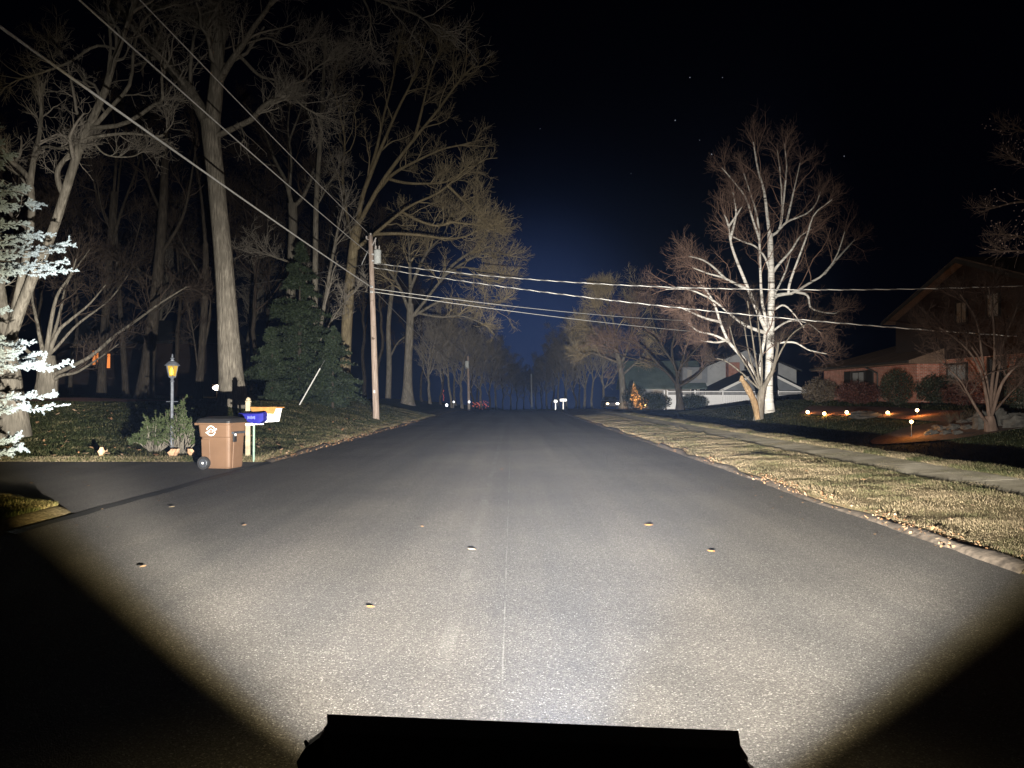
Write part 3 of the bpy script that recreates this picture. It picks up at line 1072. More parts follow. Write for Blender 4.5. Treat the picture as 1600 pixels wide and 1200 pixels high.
# --- stems growing out of the evergreen
tree('bare_tree', 'slender pale twin stems rising out of the dark evergreen', 52,
     TR([11, 10, 10, 9, 8, 7, 5, 4], (491, 640), (492, 560), (492, 480), (493, 400), (494, 320), (499, 240), (504, 150), (509, 60)),
     [LB((9, 3), (494, 550), (503, 500), (513, 440), (521, 395), (532, 340), (545, 300), s=-1),
      LB((5, 2), (489, 540), (484, 480), (475, 432), (460, 415), (430, 402), (398, 393), s=-2),
      LB((4, 2), (500, 540), (520, 500), (540, 470), (560, 450), s=-1),
      LB((5, 2), (494, 330), (510, 295), (530, 260), s=1),
      LB((4, 2), (500, 240), (485, 190), (470, 150), s=1),
      LB((4, 2), (503, 180), (520, 130), (530, 90), s=-1)],
     ('bark_grey', 'twig_grey'), lv=((8, 2.6), (6, 1.3), (5, .7)), rmin=.0105)
tree('bare_tree', 'thick stubby trunk forking high behind the evergreen', 58,
     TR([18, 15, 14, 14, 13, 14], (450, 645), (452, 560), (454, 480), (456, 400), (458, 350), (457, 318)),
     [LB((9, 4), (456, 325), (447, 285), (432, 255), (418, 220), s=1),
      LB((8, 4), (458, 325), (474, 307), (486, 280), (490, 262), s=-1),
      LB((6, 2), (452, 300), (455, 250), (450, 200), (455, 150), s=1),
      LB((5, 2), (420, 225), (405, 190), (380, 160), s=1),
      LB((4, 2), (434, 258), (410, 255), (385, 240), s=1),
      LB((4, 2), (448, 220), (470, 170), (480, 110), s=-1)],
     ('bark_grey', 'twig_dark'), lv=((9, 2.8), (6, 1.4), (5, .8)), rmin=.0105)

# --- dim trunks behind the lamp post
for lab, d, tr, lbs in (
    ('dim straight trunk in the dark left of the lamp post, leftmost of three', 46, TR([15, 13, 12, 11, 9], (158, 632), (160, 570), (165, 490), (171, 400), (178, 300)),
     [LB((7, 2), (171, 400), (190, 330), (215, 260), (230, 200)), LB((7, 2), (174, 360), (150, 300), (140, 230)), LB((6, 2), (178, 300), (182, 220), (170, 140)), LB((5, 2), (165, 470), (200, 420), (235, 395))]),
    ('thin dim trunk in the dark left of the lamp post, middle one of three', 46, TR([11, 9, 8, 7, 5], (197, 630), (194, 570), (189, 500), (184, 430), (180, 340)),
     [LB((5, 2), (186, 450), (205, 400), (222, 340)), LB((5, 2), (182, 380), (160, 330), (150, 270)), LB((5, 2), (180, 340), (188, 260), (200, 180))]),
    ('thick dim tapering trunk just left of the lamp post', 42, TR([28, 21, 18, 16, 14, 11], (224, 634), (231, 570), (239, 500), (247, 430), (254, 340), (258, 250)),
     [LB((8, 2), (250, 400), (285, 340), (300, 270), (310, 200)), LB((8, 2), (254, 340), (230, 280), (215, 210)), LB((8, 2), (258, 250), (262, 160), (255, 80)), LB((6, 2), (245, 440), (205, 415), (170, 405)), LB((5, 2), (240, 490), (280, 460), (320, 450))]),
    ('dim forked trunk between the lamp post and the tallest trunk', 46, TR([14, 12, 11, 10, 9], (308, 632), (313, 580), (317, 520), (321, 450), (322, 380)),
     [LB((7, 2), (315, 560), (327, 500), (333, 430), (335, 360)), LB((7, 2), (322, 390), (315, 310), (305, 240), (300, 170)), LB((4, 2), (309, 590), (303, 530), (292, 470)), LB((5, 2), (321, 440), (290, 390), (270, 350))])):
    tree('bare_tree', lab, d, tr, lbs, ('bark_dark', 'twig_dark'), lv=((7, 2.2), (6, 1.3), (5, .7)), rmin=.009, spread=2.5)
tree('bare_tree', 'slim dim trunk in the gap between utility pole and mottled trunk', 78,
     TR([9, 8, 7, 7, 6], (606, 634), (608, 570), (607, 510), (612, 460), (618, 425)),
     [LB((4, 2), (609, 560), (622, 535), (640, 522)), LB((4, 2), (612, 465), (600, 430), (590, 400)), LB((4, 2), (617, 430), (628, 390), (632, 350))],
     ('bark_grey', 'twig_dark'), lv=((6, 2.6), (5, 1.4), (4, .8)), rmin=.012)

# --- right: the birch
tree('birch_tree', 'tall white birch with many upright limbs behind the broken stump', 45,
     TR([16, 13, 11.5, 11, 10.5, 10, 9.5, 8], (1203, 656), (1201, 615), (1202, 570), (1204, 520), (1205, 470), (1205, 430), (1204, 395), (1203, 365)),
     [LB((8, 2), (1203, 375), (1199, 340), (1194, 300), (1185, 268), (1180, 240), (1177, 222), s=-.5),
      LB((6, 2), (1203, 370), (1218, 357), (1222, 320), (1219, 270), (1215, 235), s=.8),
      LB((5, 2), (1216, 358), (1232, 345), (1258, 335), (1274, 320), (1282, 300), s=1),
      LB((5, 2), (1222, 345), (1226, 300), (1229, 262), (1226, 225), s=-.6),
      LB((5, 2), (1230, 345), (1240, 300), (1250, 255), s=1.3),
      LB((9, 4), (1189, 640), (1183, 600), (1184, 565), (1192, 533), (1196, 505), (1190, 470), (1188, 430), (1187, 390), (1186, 365), s=-1.2),
      LB((10, 3), (1192, 512), (1181, 484), (1170, 456), (1160, 430), (1150, 405), (1142, 380), (1138, 352), (1132, 335), s=-1.5),
      LB((6, 2), (1140, 372), (1147, 350), (1150, 330), (1145, 300), s=-1),
      LB((5, 2), (1139, 355), (1155, 330), (1160, 322), s=-1),
      LB((9, 3), (1184, 598), (1165, 566), (1148, 546), (1137, 532), (1126, 506), (1118, 480), (1108, 460), (1092, 440), s=-2),
      LB((6, 2), (1138, 536), (1116, 524), (1092, 518), (1075, 505), s=-1.5),
      LB((6, 2), (1136, 531), (1120, 535), (1095, 532), s=-1),
      LB((8, 2), (1186, 520), (1168, 512), (1150, 500), (1130, 482), (1108, 466), (1075, 452), (1040, 452), s=-2.5),
      LB((6, 2), (1125, 505), (1100, 497), (1080, 488), (1062, 480), s=-2),
      LB((7, 2), (1168, 453), (1150, 444), (1130, 434), (1105, 427), (1082, 418), s=-2),
      LB((5, 2), (1135, 436), (1112, 415), (1095, 405), (1075, 400), s=-2),
      LB((9, 2), (1207, 472), (1216, 462), (1240, 458), (1262, 444), (1288, 428), (1308, 398), (1320, 362), s=2),
      LB((6, 2), (1290, 425), (1312, 400), (1335, 375), s=2),
      LB((6, 2), (1243, 457), (1262, 462), (1268, 482), (1300, 490), (1312, 486), s=1.5),
      LB((6, 2), (1231, 456), (1234, 440), (1248, 402), (1262, 365), (1272, 335), (1300, 312), s=-1),
      LB((7, 2), (1206, 432), (1216, 415), (1236, 392), (1250, 370), (1268, 358), s=.5),
      LB((5, 2), (1208, 492), (1224, 478), (1240, 490), (1256, 512), s=-1),
      LB((5, 2), (1208, 512), (1235, 500), (1262, 505), (1282, 520), s=1.3),
      LB((5, 2), (1206, 538), (1240, 535), (1264, 547), (1292, 553), s=-1),
      LB((5, 2), (1200, 428), (1194, 402), (1180, 385), (1162, 378), (1145, 370), s=-1.5),
      LB((5, 2), (1190, 372), (1178, 345), (1166, 310), (1150, 288), (1128, 262), s=-1.5),
      LB((5, 2), (1192, 372), (1182, 330), (1172, 300), (1162, 270), s=1.5),
      LB((5, 2), (1205, 470), (1225, 430), (1235, 400), s=2)],
     ('bark_birch', 'twig_birch'), lv=((6, 2.6), (5, 1.3), (5, .75)), rmin=.0062, spread=2, up=.3, thin=.78, angs=((22, 50), (25, 60), (25, 65)))

# --- right: snapped stump in front of the birch
d = 42
sg = tree('broken_tree', 'snapped tree with a splintered tan stub in front of the birch', d,
     TR([15, 13, 12, 11], (1184, 664), (1186, 645), (1188, 625), (1192, 605)),
     [LB((10, 4), (1192, 612), (1200, 594), (1208, 578), (1213, 556), (1216, 535), s=-.5),
      LB((5, 2), (1186, 612), (1182, 575), (1176, 530), (1168, 470), s=.5),
      LB((5, 2), (1188, 610), (1190, 570), (1186, 520), (1182, 470), s=.8),
      LB((4, 2), (1184, 612), (1170, 580), (1150, 545), (1140, 510), s=-.8),
      LB((4, 2), (1184, 612), (1160, 585), (1135, 565), (1120, 560), s=.6),
      LB((4, 2), (1210, 570), (1225, 540), (1240, 520), (1270, 500), s=.5),
      LB((4, 2), (1188, 608), (1172, 560), (1163, 510), s=1.0)],
     ('bark_grey', 'twig_dark'), lv=((4, 1.1), (4, .7)), rmin=.008, spread=1)
c, r = limb_world({'w': (11, 9), 'ws': [9, 9.5, 9, 7.5, 6], 'p': [(1184, 655), (1179, 630), (1171, 612), (1164, 600), (1158, 591)]}, d - .3, -.3, 12)
r = r * (1 + .35 * vnoise(np.arange(12) * .9, 3.3, 1.0))
V, Qd = tubes(c[None], r[None], 12)
V = V + np.repeat(rng.normal(0, .012, (1, 12, 3)), 12, 0).reshape(-1, 3)
# splinter the end
V[-12:] += np.stack([rng.normal(0, .02, 12), rng.normal(0, .02, 12), rng.uniform(-.20, .22, 12)], -1)
stub = obj('broken_stub', V, MATS['broken_wood'], sg, smooth=True, Q=Qd, N=[list(range(len(V) - 12, len(V)))])
stub['label'] = 'splintered stub showing tan bare wood'

# --- right: spreading tree in front of the fence
tree('bare_tree', 'low spreading bare tree in front of the white fence', 68,
     TR([13, 10, 9, 9], (1063, 642), (1062, 628), (1060, 612), (1058, 600)),
     [LB((5.5, 2), (1055, 604), (1040, 582), (1020, 570), (1000, 563), (974, 556), (940, 538), s=-3),
      LB((5.5, 2), (1057, 602), (1055, 575), (1040, 550), (1030, 530), (1018, 495), (1010, 470), s=-1),
      LB((5.5, 2), (1060, 602), (1064, 575), (1082, 552), (1100, 530), (1108, 500), s=1),
      LB((5.5, 2), (1062, 604), (1085, 590), (1106, 568), (1122, 545), (1135, 535), s=-2),
      LB((6, 2), (1050, 570), (1050, 540), (1060, 510), (1062, 480), s=2),
      LB((6, 2), (1035, 578), (1010, 550), (990, 535), (960, 530), s=1),
      LB((6, 2), (1056, 590), (1070, 550), (1075, 520), (1070, 490), s=2.5),
      LB((5, 2), (1042, 555), (1020, 530), (990, 510), (970, 490), s=-2)],
     ('bark_dark', 'twig_red'), lv=((9, 2.6), (8, 1.5), (7, .9)), rmin=.011, spread=3)
tree('bare_tree', 'tall bare tree left of the orange glowing shape near the road edge', 86,
     TR([13, 10, 9, 8, 6], (974, 642), (973, 612), (971, 585), (966, 560), (958, 535)),
     [LB((6, 2), (966, 560), (960, 512), (950, 472), (945, 452), s=2),
      LB((6, 2), (960, 540), (942, 530), (920, 512), (905, 505), s=-3),
      LB((6, 2), (970, 575), (985, 530), (990, 490), (995, 455), s=2),
      LB((5, 2), (968, 566), (945, 558), (925, 552), (905, 555), s=-3),
      LB((5, 2), (956, 530), (940, 490), (925, 475), s=-2),
      LB((5, 2), (950, 475), (938, 460), (930, 450), s=0),
      LB((5, 2), (972, 585), (1000, 560), (1015, 535), s=2)],
     ('bark_grey', 'twig_tan'), lv=((9, 3.2), (8, 1.8), (7, 1.1)), rmin=.0135, spread=3)
# --- right: garden tree in front of the brick house
tree('garden_tree', 'dark multi stemmed garden tree in front of the brick house', 24,
     TR([19, 16, 13], (1550, 685), (1548, 668), (1546, 650)),
     [LB((7, 2), (1545, 655), (1540, 615), (1534, 588), (1522, 560), (1500, 535), (1468, 512), s=-1),
      LB((8, 2), (1547, 652), (1550, 600), (1554, 560), (1552, 500), (1545, 450), s=.5),
      LB((8, 2), (1551, 654), (1566, 600), (1590, 570), (1615, 545), s=-.5),
      LB((6, 2), (1542, 668), (1525, 640), (1511, 613), (1498, 592), (1465, 560), s=-1),
      LB((6, 2), (1545, 650), (1541, 592), (1522, 548), (1490, 520), (1440, 505), s=1),
      LB((6, 2), (1549, 650), (1560, 580), (1570, 530), (1590, 480), s=.5),
      LB((5, 2), (1547, 645), (1535, 560), (1525, 500), (1500, 460), s=1.2),
      LB((5, 2), (1552, 648), (1578, 615), (1600, 595), s=1)],
     ('bark_reddish', 'twig_maroon'), lv=((7, 1.1), (6, .65), (6, .4)), rmin=.006, spread=1)

# --- right edge: budded branches of a tree standing outside the frame
d = 15.0
gt = tree('budding_tree', 'reddish twigs with pale buds reaching in at the right edge', d,
     TR([36, 30, 26, 22], (1745, 800), (1735, 620), (1725, 450), (1715, 300)),
     [LB((9, 3), (1725, 440), (1660, 390), (1610, 372), (1565, 366), s=-.5),
      LB((9, 3), (1722, 400), (1660, 330), (1600, 315), (1540, 328), s=.4),
      LB((9, 3), (1718, 350), (1670, 250), (1620, 212), (1575, 200), s=-.4),
      LB((7, 3), (1718, 320), (1650, 290), (1610, 262), (1580, 245), s=.6),
      LB((7, 3), (1725, 430), (1670, 420), (1610, 395), (1570, 392), s=.5)],
     ('bark_reddish', 'twig_red'), lv=((8, .55), (5, .3)), rmin=.0035, spread=.5)
bp = []
for q in range(150):
    px = 1533 + 80 * rng.random() ** .6
    py = rng.choice([rng.uniform(180, 260), rng.uniform(290, 400)])
    if px < 1560 and 215 < py < 290: continue
    bp.append(P(px, py, d + rng.normal(0, .35)))
bp = np.array(bp)
bd = rng.normal(size=bp.shape); bd[:, 2] = -abs(bd[:, 2]); bd /= np.linalg.norm(bd, axis=1, keepdims=True)
tt = np.linspace(0, 1, 4)
bpts = bp[:, None] + bd[:, None] * (tt[None, :, None] * .035)
V, Qd = tubes(bpts, np.repeat(np.array([[.002, .009, .009, .001]]), len(bp), 0), 5)
o = obj('bud', V, plain('bud_col', (.42, .30, .26), .7), gt, Q=Qd); o['kind'] = 'stuff'

# --- woods: trees made once per kind and copied
def wood_tree(h, r, seed_spread, mats, nl=9, t0=.35):
    th = bpy.data.objects.new('woodland_tree', None); COL.objects.link(th); ORG[th.name] = np.zeros(3)
    n_ = 16
    zz = np.linspace(-.2, h * .8, n_)
    c = np.stack([np.cumsum(rng.normal(0, .12, n_)), np.cumsum(rng.normal(0, .12, n_)), zz], -1)
    c[:, :2] -= c[0, :2]
    rad = r * (1 - .75 * np.linspace(0, 1, n_) ** 1.1)
    rad = flare(c, rad)
    V, Qd = tubes(c[None], rad[None], 9)
    obj('trunk', V, MATS[mats[0]], th, smooth=True, Q=Qd)
    lp, lr = grow(c[None], rad[None], nl, h * .42, (20, 50), n=9, up=.6, wob=.12, t0=t0, rr=.55, rmin=.03)
    Vs, Qs, off = [], [], 0
    cur = (lp, lr)
    V, Qd = tubes(lp, lr, 5); Vs.append(V); Qs.append(Qd); off += len(V)
    for k, L in ((6, h * .17), (6, h * .09), (5, h * .05)):
        cur = grow(cur[0], cur[1], k, L, (25, 60), n=5, up=.3, rmin=.014)
        V, Qd = tubes(cur[0], cur[1], 3); Vs.append(V); Qs.append(Qd + off); off += len(V)
    obj('crown', np.vstack(Vs), MATS[mats[1]], th, smooth=True, Q=np.vstack(Qs))
    return th


def dup_tree(src, loc, rz, s):
    r_ = src.copy(); COL.objects.link(r_); r_.location = loc; r_.rotation_euler = (0, 0, rz); r_.scale = (s, s, s)
    for ch in src.children:
        q = ch.copy(); COL.objects.link(q); q.parent = r_
    return r_


kinds = [wood_tree(19, .20, 1, ('bark_dark', 'twig_dark')), wood_tree(22, .25, 1, ('bark_dark', 'twig_dark'), 12),
         wood_tree(16, .16, 1, ('bark_dark', 'twig_dark'), 11), wood_tree(18, .22, 1, ('bark_grey', 'twig_grey'), 14),
         wood_tree(13, .20, 1, ('bark_grey', 'twig_grey'), 18, .14), wood_tree(11, .16, 1, ('bark_dark', 'twig_grey'), 20, .10)]
used = set()
def put(kind, px, d, s, label, group):
    b = at(px, d)
    loc = (b[0], b[1], b[2] - .05)
    if kind not in used:
        used.add(kind); o = kinds[kind]; o.location = loc; o.scale = (s, s, s); o.rotation_euler = (0, 0, random.uniform(0, 6.28))
    else:
        o = dup_tree(kinds[kind], loc, random.uniform(0, 6.28), s)
    tag(o, label, 'tree', group)
    return o

WG = 'bare trees of the dark wood behind the left lawn'
for px, d, k, s in [(15, 52, 0, 1), (110, 60, 2, 1.1), (270, 60, 0, 1.0), (345, 70, 1, 1.0), (395, 62, 0, 1.1), (425, 80, 1, 1.05), (515, 78, 0, 1.15), (570, 90, 1, 1.0),
                    (590, 76, 2, 1.2), (240, 78, 3, 1.1), (60, 75, 1, 1.0), (480, 95, 3, 1.2), (380, 95, 3, 1.25), (180, 90, 0, 1.2), (310, 92, 2, 1.4), (660, 95, 2, 1.0)]:
    put(k, px, d, s, 'bare tree standing in the dark wood behind the left lawn', WG)
LG = 'hazy bare trees along the left side far down the road'
for px, d, k, s in [(672, 92, 4, .95), (690, 104, 5, 1.1), (706, 98, 3, .75), (722, 112, 4, 1.1), (738, 122, 5, 1.2), (752, 130, 4, 1.15), (765, 146, 5, 1.3), (776, 165, 4, 1.25), (786, 190, 5, 1.4),
                    (798, 225, 4, 1.3), (712, 135, 3, 1.0), (745, 160, 1, .9), (808, 260, 5, 1.5), (818, 300, 4, 1.4)]:
    put(k, px, d, s, 'hazy bare tree along the left side far down the road', LG)
RG = 'hazy bare trees along the right side far down the road'
for px, d, k, s in [(944, 104, 4, .95), (926, 112, 3, .75), (912, 120, 4, 1.1), (898, 130, 5, 1.25), (886, 142, 4, 1.15), (874, 156, 3, .95), (864, 172, 5, 1.35), (855, 195, 4, 1.3), (846, 225, 5, 1.45),
                    (838, 260, 4, 1.35), (905, 160, 1, .85), (880, 185, 3, 1.05), (829, 310, 5, 1.5)]:
    put(k, px, d, s, 'hazy bare tree along the right side far down the road', RG)

# ------------------------------------------------------------------ evergreens and shrubs
def leaf_tris(c, nrm_jit, size, up=.3):
    """c n x 3 centres -> small pointed leaf triangles"""
    n = len(c)
    a = rng.normal(size=(n, 3)); a[:, 2] += up; a /= np.linalg.norm(a, axis=1, keepdims=True)
    b = rng.normal(size=(n, 3)); b -= (a * b).sum(1, keepdims=True) * a; b /= np.linalg.norm(b, axis=1, keepdims=True)
    s = (size * (.6 + .8 * rng.random(n)))[:, None]
    V = np.stack([c - b * s * .28, c + b * s * .28, c + a * s], 1)
    return V.reshape(-1, 3), np.arange(3 * n).reshape(-1, 3)


def leafmat(name, c, var=.4):
    return plain(name, c, .65, var=var, scale=1.3, spec=.3)


leafmat('hemlock_leaf', (.020, .030, .015), .5); leafmat('yew_leaf', (.045, .062, .022)); leafmat('boxwood_leaf', (.014, .020, .011)); leafmat('red_leaf', (.045, .017, .013))
leafmat('brown_leaf', (.055, .042, .028)); leafmat('spruce_needle', (.40, .48, .52), .2); leafmat('spruce_inner', (.10, .12, .09), .3)


def hemlock(label, base, h, r, nb, nl, size, mat='hemlock_leaf', name='hemlock_tree', flat=.25):
    th = thing(name, label, 'tree', base)
    m = MB().cyl(base - np.array((0, 0, .1)), base + np.array((0, 0, h * .92)), h * .018, .02, 8)
    m.build('trunk', MATS['bark_dark'], th)
    t = rng.random(nb) ** 1.2
    a = rng.random(nb) * 2 * PI
    prof = r * (1 - t) ** .8 * (.30 + .85 * rng.random(nb)) * (1 - .25 * (t < .06))
    L = np.maximum(prof, .25)
    u = .12 + .88 * rng.random((nb, nl)) ** .7
    px_ = u * L[:, None]
    sw_ = rng.normal(0, .16, u.shape) * L[:, None] ** .6 * (.25 + u)
    dx_ = np.cos(a)[:, None] * px_ - np.sin(a)[:, None] * sw_
    dy_ = np.sin(a)[:, None] * px_ + np.cos(a)[:, None] * sw_
    z = (t * h)[:, None] + .10 + .34 * px_ - .30 * u * px_ - .35 * np.abs(sw_) + rng.normal(0, .045, u.shape)
    c = np.stack([base[0] + dx_, base[1] + dy_, base[2] + np.clip(z, .05, h)], -1).reshape(-1, 3)
    V, T = leaf_tris(c, 0, size, .1)
    obj('foliage', V, MATS[mat], th, T=T)
    return th


hemlock('tall dark hemlock left of the utility pole with bare stems growing through it', at(468, 47), 9.6, 3.1, 230, 210, .15)
hemlock('low broad dark hemlock at the foot of the pole, right of the leaning marker', at(520, 44), 4.6, 2.3, 150, 210, .13)
hemlock('low dark hemlock directly behind the white mailbox', at(425, 42), 3.9, 2.0, 130, 200, .13)


def shrub(name, label, base, rx, rz_, n, size, mat, group=None, cat='shrub', ry=None, stems=True, rough=.22):
    th = thing(name, label, cat, base, group)
    ry = ry or rx
    v = rng.normal(size=(n, 3)); v /= np.linalg.norm(v, axis=1, keepdims=True)
    lump = 1 + rough * 2 * vnoise(v[:, 0] * 3 + 5, v[:, 2] * 3 + v[:, 1] * 2 + 9, 1.2)
    rr = (rng.random(n) ** .28) * lump
    c = np.stack([base[0] + v[:, 0] * rx * rr, base[1] + v[:, 1] * ry * rr, base[2] + rz_ * .92 + v[:, 2] * rz_ * rr], -1)
    c = c[c[:, 2] > base[2] + .02]
    V, T = leaf_tris(c, 0, size, .5)
    obj('foliage', V, MATS[mat], th, T=T)
    m = MB()
    for k in range(5):
        a = k * 1.3
        m.cyl(base + np.array((math.cos(a) * .05, math.sin(a) * .05, -.05)), base + np.array((math.cos(a) * rx * .5, math.sin(a) * ry * .5, rz_ * 1.2)), .02, .008, 5)
    m.build('stem', MATS['bark_dark'], th)
    return th


# yew at the lamp post: sprigs
def sprig_shrub(label, base, rx, h, nst, mat, cat='shrub', name='yew_shrub', group=None):
    th = thing(name, label, cat, base, group)
    a = rng.random(nst) * 2 * PI; q = rng.random(nst) ** .6
    top = np.stack([base[0] + np.cos(a) * rx * q, base[1] + np.sin(a) * rx * .8 * q, base[2] + h * (1.05 - .75 * q ** 1.6) * (.65 + .45 * rng.random(nst))], -1)
    root = base[None] + np.stack([np.cos(a) * .12, np.sin(a) * .12, np.zeros(nst)], -1)
    n_ = 7
    u = np.linspace(0, 1, n_)[None, :, None]
    pts = root[:, None] * (1 - u) + top[:, None] * u + np.array((0, 0, 1.))[None, None] * (u * (1 - u)) * h * .25
    pts += rng.normal(0, .015, pts.shape)
    rad = np.repeat(np.linspace(.013, .003, n_)[None], nst, 0)
    V, Qd = tubes(pts, rad, 4)
    cp, cr_ = grow(pts, rad, 7, .28, (25, 55), n=4, up=.4, rmin=.002, t0=.35)
    V2, Q2 = tubes(cp, cr_, 3)
    obj('branch', np.vstack([V, V2]), MATS['bark_grey'], th, Q=np.vstack([Qd, Q2 + len(V)]))
    # needles along the twigs
    k = 26
    tpos = .15 + .85 * rng.random((len(cp), k))
    f = tpos * 3; i = np.minimum(f.astype(int), 2); w = (f - i)[..., None]
    ii = np.arange(len(cp))[:, None]
    c = cp[ii, i] * (1 - w) + cp[ii, i + 1] * w
    c = (c + rng.normal(0, .008, c.shape)).reshape(-1, 3)
    V, T = leaf_tris(c, 0, .045, .3)
    obj('foliage', V, MATS[mat], th, T=T)
    return th


sprig_shrub('loose yew bush growing round the foot of the lamp post', at(284, 20.2), .78, 1.35, 60, 'yew_leaf')
sprig_shrub('darker low yew bush left of the lamp post', at(243, 20.6), .62, 1.0, 46, 'yew_leaf')

# round clipped shrubs on the right
shrub('round_shrub', 'clipped round dark shrub standing against the left half of the white fence', at(1083, 70), 1.2, .72, 4200, .10, 'boxwood_leaf')
shrub('round_shrub', 'loose dark shrub below the orange glowing shape, left of the spreading tree', at(1024, 74), 1.35, .85, 3600, .12, 'boxwood_leaf')
shrub('round_shrub', 'tall dark shrub between the orange glowing shape and the headlights', at(992, 80), 1.3, 1.3, 3000, .12, 'boxwood_leaf')
shrub('round_shrub', 'low dark shrub in front of the right end of the white fence', at(1222, 66), 2.4, .50, 3600, .11, 'boxwood_leaf', ry=1.0)
shrub('round_shrub', 'brownish shrub beside the left corner of the brick house', at(1281, 46), 1.05, .72, 3000, .10, 'brown_leaf')
shrub('round_shrub', 'reddish mounded shrub under the narrow window of the brick house', at(1340, 41), 1.15, .62, 3400, .09, 'red_leaf')
shrub('round_shrub', 'egg shaped dark evergreen shrub in front of the brick wall', at(1401, 37.5), .78, .92, 4200, .075, 'boxwood_leaf', rough=.08)
shrub('round_shrub', 'wide dark shrub under the large window, right of the egg shaped one', at(1466, 36.5), 1.0, .72, 4200, .08, 'boxwood_leaf')
shrub('round_shrub', 'dark round shrub at the right edge beside the garden rocks', at(1602, 27), .70, .95, 4200, .06, 'boxwood_leaf')
shrub('round_shrub', 'low dark plant in front of the stone edging', at(1505, 33), .9, .55, 2600, .07, 'red_leaf')
for k, (px, d) in enumerate([(1484, 27.0), (1500, 26.6), (1516, 27.2)]):
    th = thing('ornamental_grass', ('left', 'middle', 'right')[k] + ' one of three dry spiky grass clumps behind the garden rocks', 'plant', at(px, d), 'dry spiky grass clumps')
    b = at(px, d); n = 60
    a = rng.random(n) * 2 * PI; u = np.linspace(0, 1, 5)
    rr = (.10 + .28 * rng.random(n))[:, None] * u[None] ** 1.5
    hz = (.28 + .3 * rng.random(n))[:, None] * (u[None] * 1.5 - .55 * u[None] ** 2)
    pts = np.stack([b[0] + np.cos(a)[:, None] * rr, b[1] + np.sin(a)[:, None] * rr, b[2] + hz], -1)
    V, Qd = tubes(pts, np.repeat(np.linspace(.008, .002, 5)[None], n, 0), 3)
    obj('blade', V, MATS['brown_leaf'], th, Q=Qd)['kind'] = 'stuff'

# near spruce at the left edge: whorls of boughs, each carrying needle covered twigs
sb = np.array((-11.55, 15.2, .0))
sp = thing('spruce_tree', 'pale frosty blue spruce with drooping boughs at the left edge', 'tree', sb)
MB().cyl(sb - np.array((0, 0, .1)), sb + np.array((0, 0, 7.8)), .13, .02, 10).build('trunk', MATS['bark_dark'], sp)
bough_p, bough_r = [], []
for zt, L in ((.40, 1.9), (.62, 1.75), (1.22, 2.25), (1.45, 2.05), (2.08, 2.35), (2.32, 2.2), (2.6, 1.7), (3.3, 1.5), (4.05, 2.35), (4.32, 2.5), (4.6, 2.4), (4.9, 2.05), (5.6, 1.9), (5.95, 1.8), (6.5, 1.4), (7.1, 1.0)):
    for k in range(9):
        a = k / 9 * 2 * PI + rng.uniform(-.25, .25)
        l = L * rng.uniform(.85, 1.08)
        u = np.linspace(0, 1, 9)
        drop = -.22 * l * u + .20 * l * u ** 2.2
        bough_p.append(np.stack([sb[0] + np.cos(a) * l * u, sb[1] + np.sin(a) * l * u, sb[2] + zt + .12 * l + drop + rng.normal(0, .015, 9)], -1))
        bough_r.append(np.linspace(.022, .006, 9))
bough_p, bough_r = np.array(bough_p), np.array(bough_r)
V, Qd = tubes(bough_p, bough_r, 5)
obj('bough', V, MATS['bark_dark'], sp, Q=Qd, smooth=True)['kind'] = 'stuff'
# twigs: flat sprays either side
tp_, tr_ = grow(bough_p, bough_r, 26, .34, (30, 62), n=4, up=.02, wob=.08, t0=.30, rmin=.004)
tp_[:, :, 2] = tp_[:, :1, 2] + (tp_[:, :, 2] - tp_[:, :1, 2]) * .45
tp2, tr2 = grow(tp_, tr_, 2, .16, (30, 50), n=4, up=.02, wob=.05, t0=.3, rmin=.004)
tips, _ = grow(bough_p[:, -3:], bough_r[:, -3:], 3, .22, (5, 25), n=4, up=.1, wob=.05, t0=.6, rmin=.004)
allt = np.concatenate([tp_, tp2, tips])
# needles: cones of thin triangles round each twig
vis = (allt[:, 0, 0] > sb[0] - .2) | (rng.random(len(allt)) < .35)
allt = allt[vis]
k = 52
f = rng.random((len(allt), k)) * 3; i = np.minimum(f.astype(int), 2); w = (f - i)[..., None]
ii = np.arange(len(allt))[:, None]
c = (allt[ii, i] * (1 - w) + allt[ii, i + 1] * w).reshape(-1, 3)
dr = np.repeat(allt[:, -1] - allt[:, 0], k, 0); dr /= np.linalg.norm(dr, axis=1, keepdims=True) + 1e-9
nn = rng.normal(size=c.shape); nn -= (nn * dr).sum(1, keepdims=True) * dr; nn /= np.linalg.norm(nn, axis=1, keepdims=True)
nd = nn * .8 + dr * .6
s_ = (.030 * (.7 + .6 * rng.random(len(c))))[:, None]
bb = np.cross(nd, rng.normal(size=c.shape)); bb /= np.linalg.norm(bb, axis=1, keepdims=True)
V = np.stack([c - bb * .006, c + bb * .006, c + nd * s_], 1).reshape(-1, 3)
obj('needles', V, MATS['spruce_needle'], sp, T=np.arange(len(V)).reshape(-1, 3))['kind'] = 'stuff'

# mulch ring under the spreading tree
mb_ = at(110, 35)
mv, mf = [], []
for k in range(28):
    a = k / 28 * 2 * PI
    rr = 1 + .12 * math.sin(3 * a) + .06 * math.sin(7 * a)
    x, y = mb_[0] + 4.2 * rr * math.cos(a), 36.0 + 1.6 * rr * math.sin(a)
    mv.append((x, y, gz(x, y) + .05))
mv.append((mb_[0], 36.0, gz(mb_[0], 36.0) + .16))
tag(obj('mulch_bed', np.array(mv), MATS['mulch'], T=[(k, (k + 1) % 28, 28) for k in range(28)]), kind='structure')

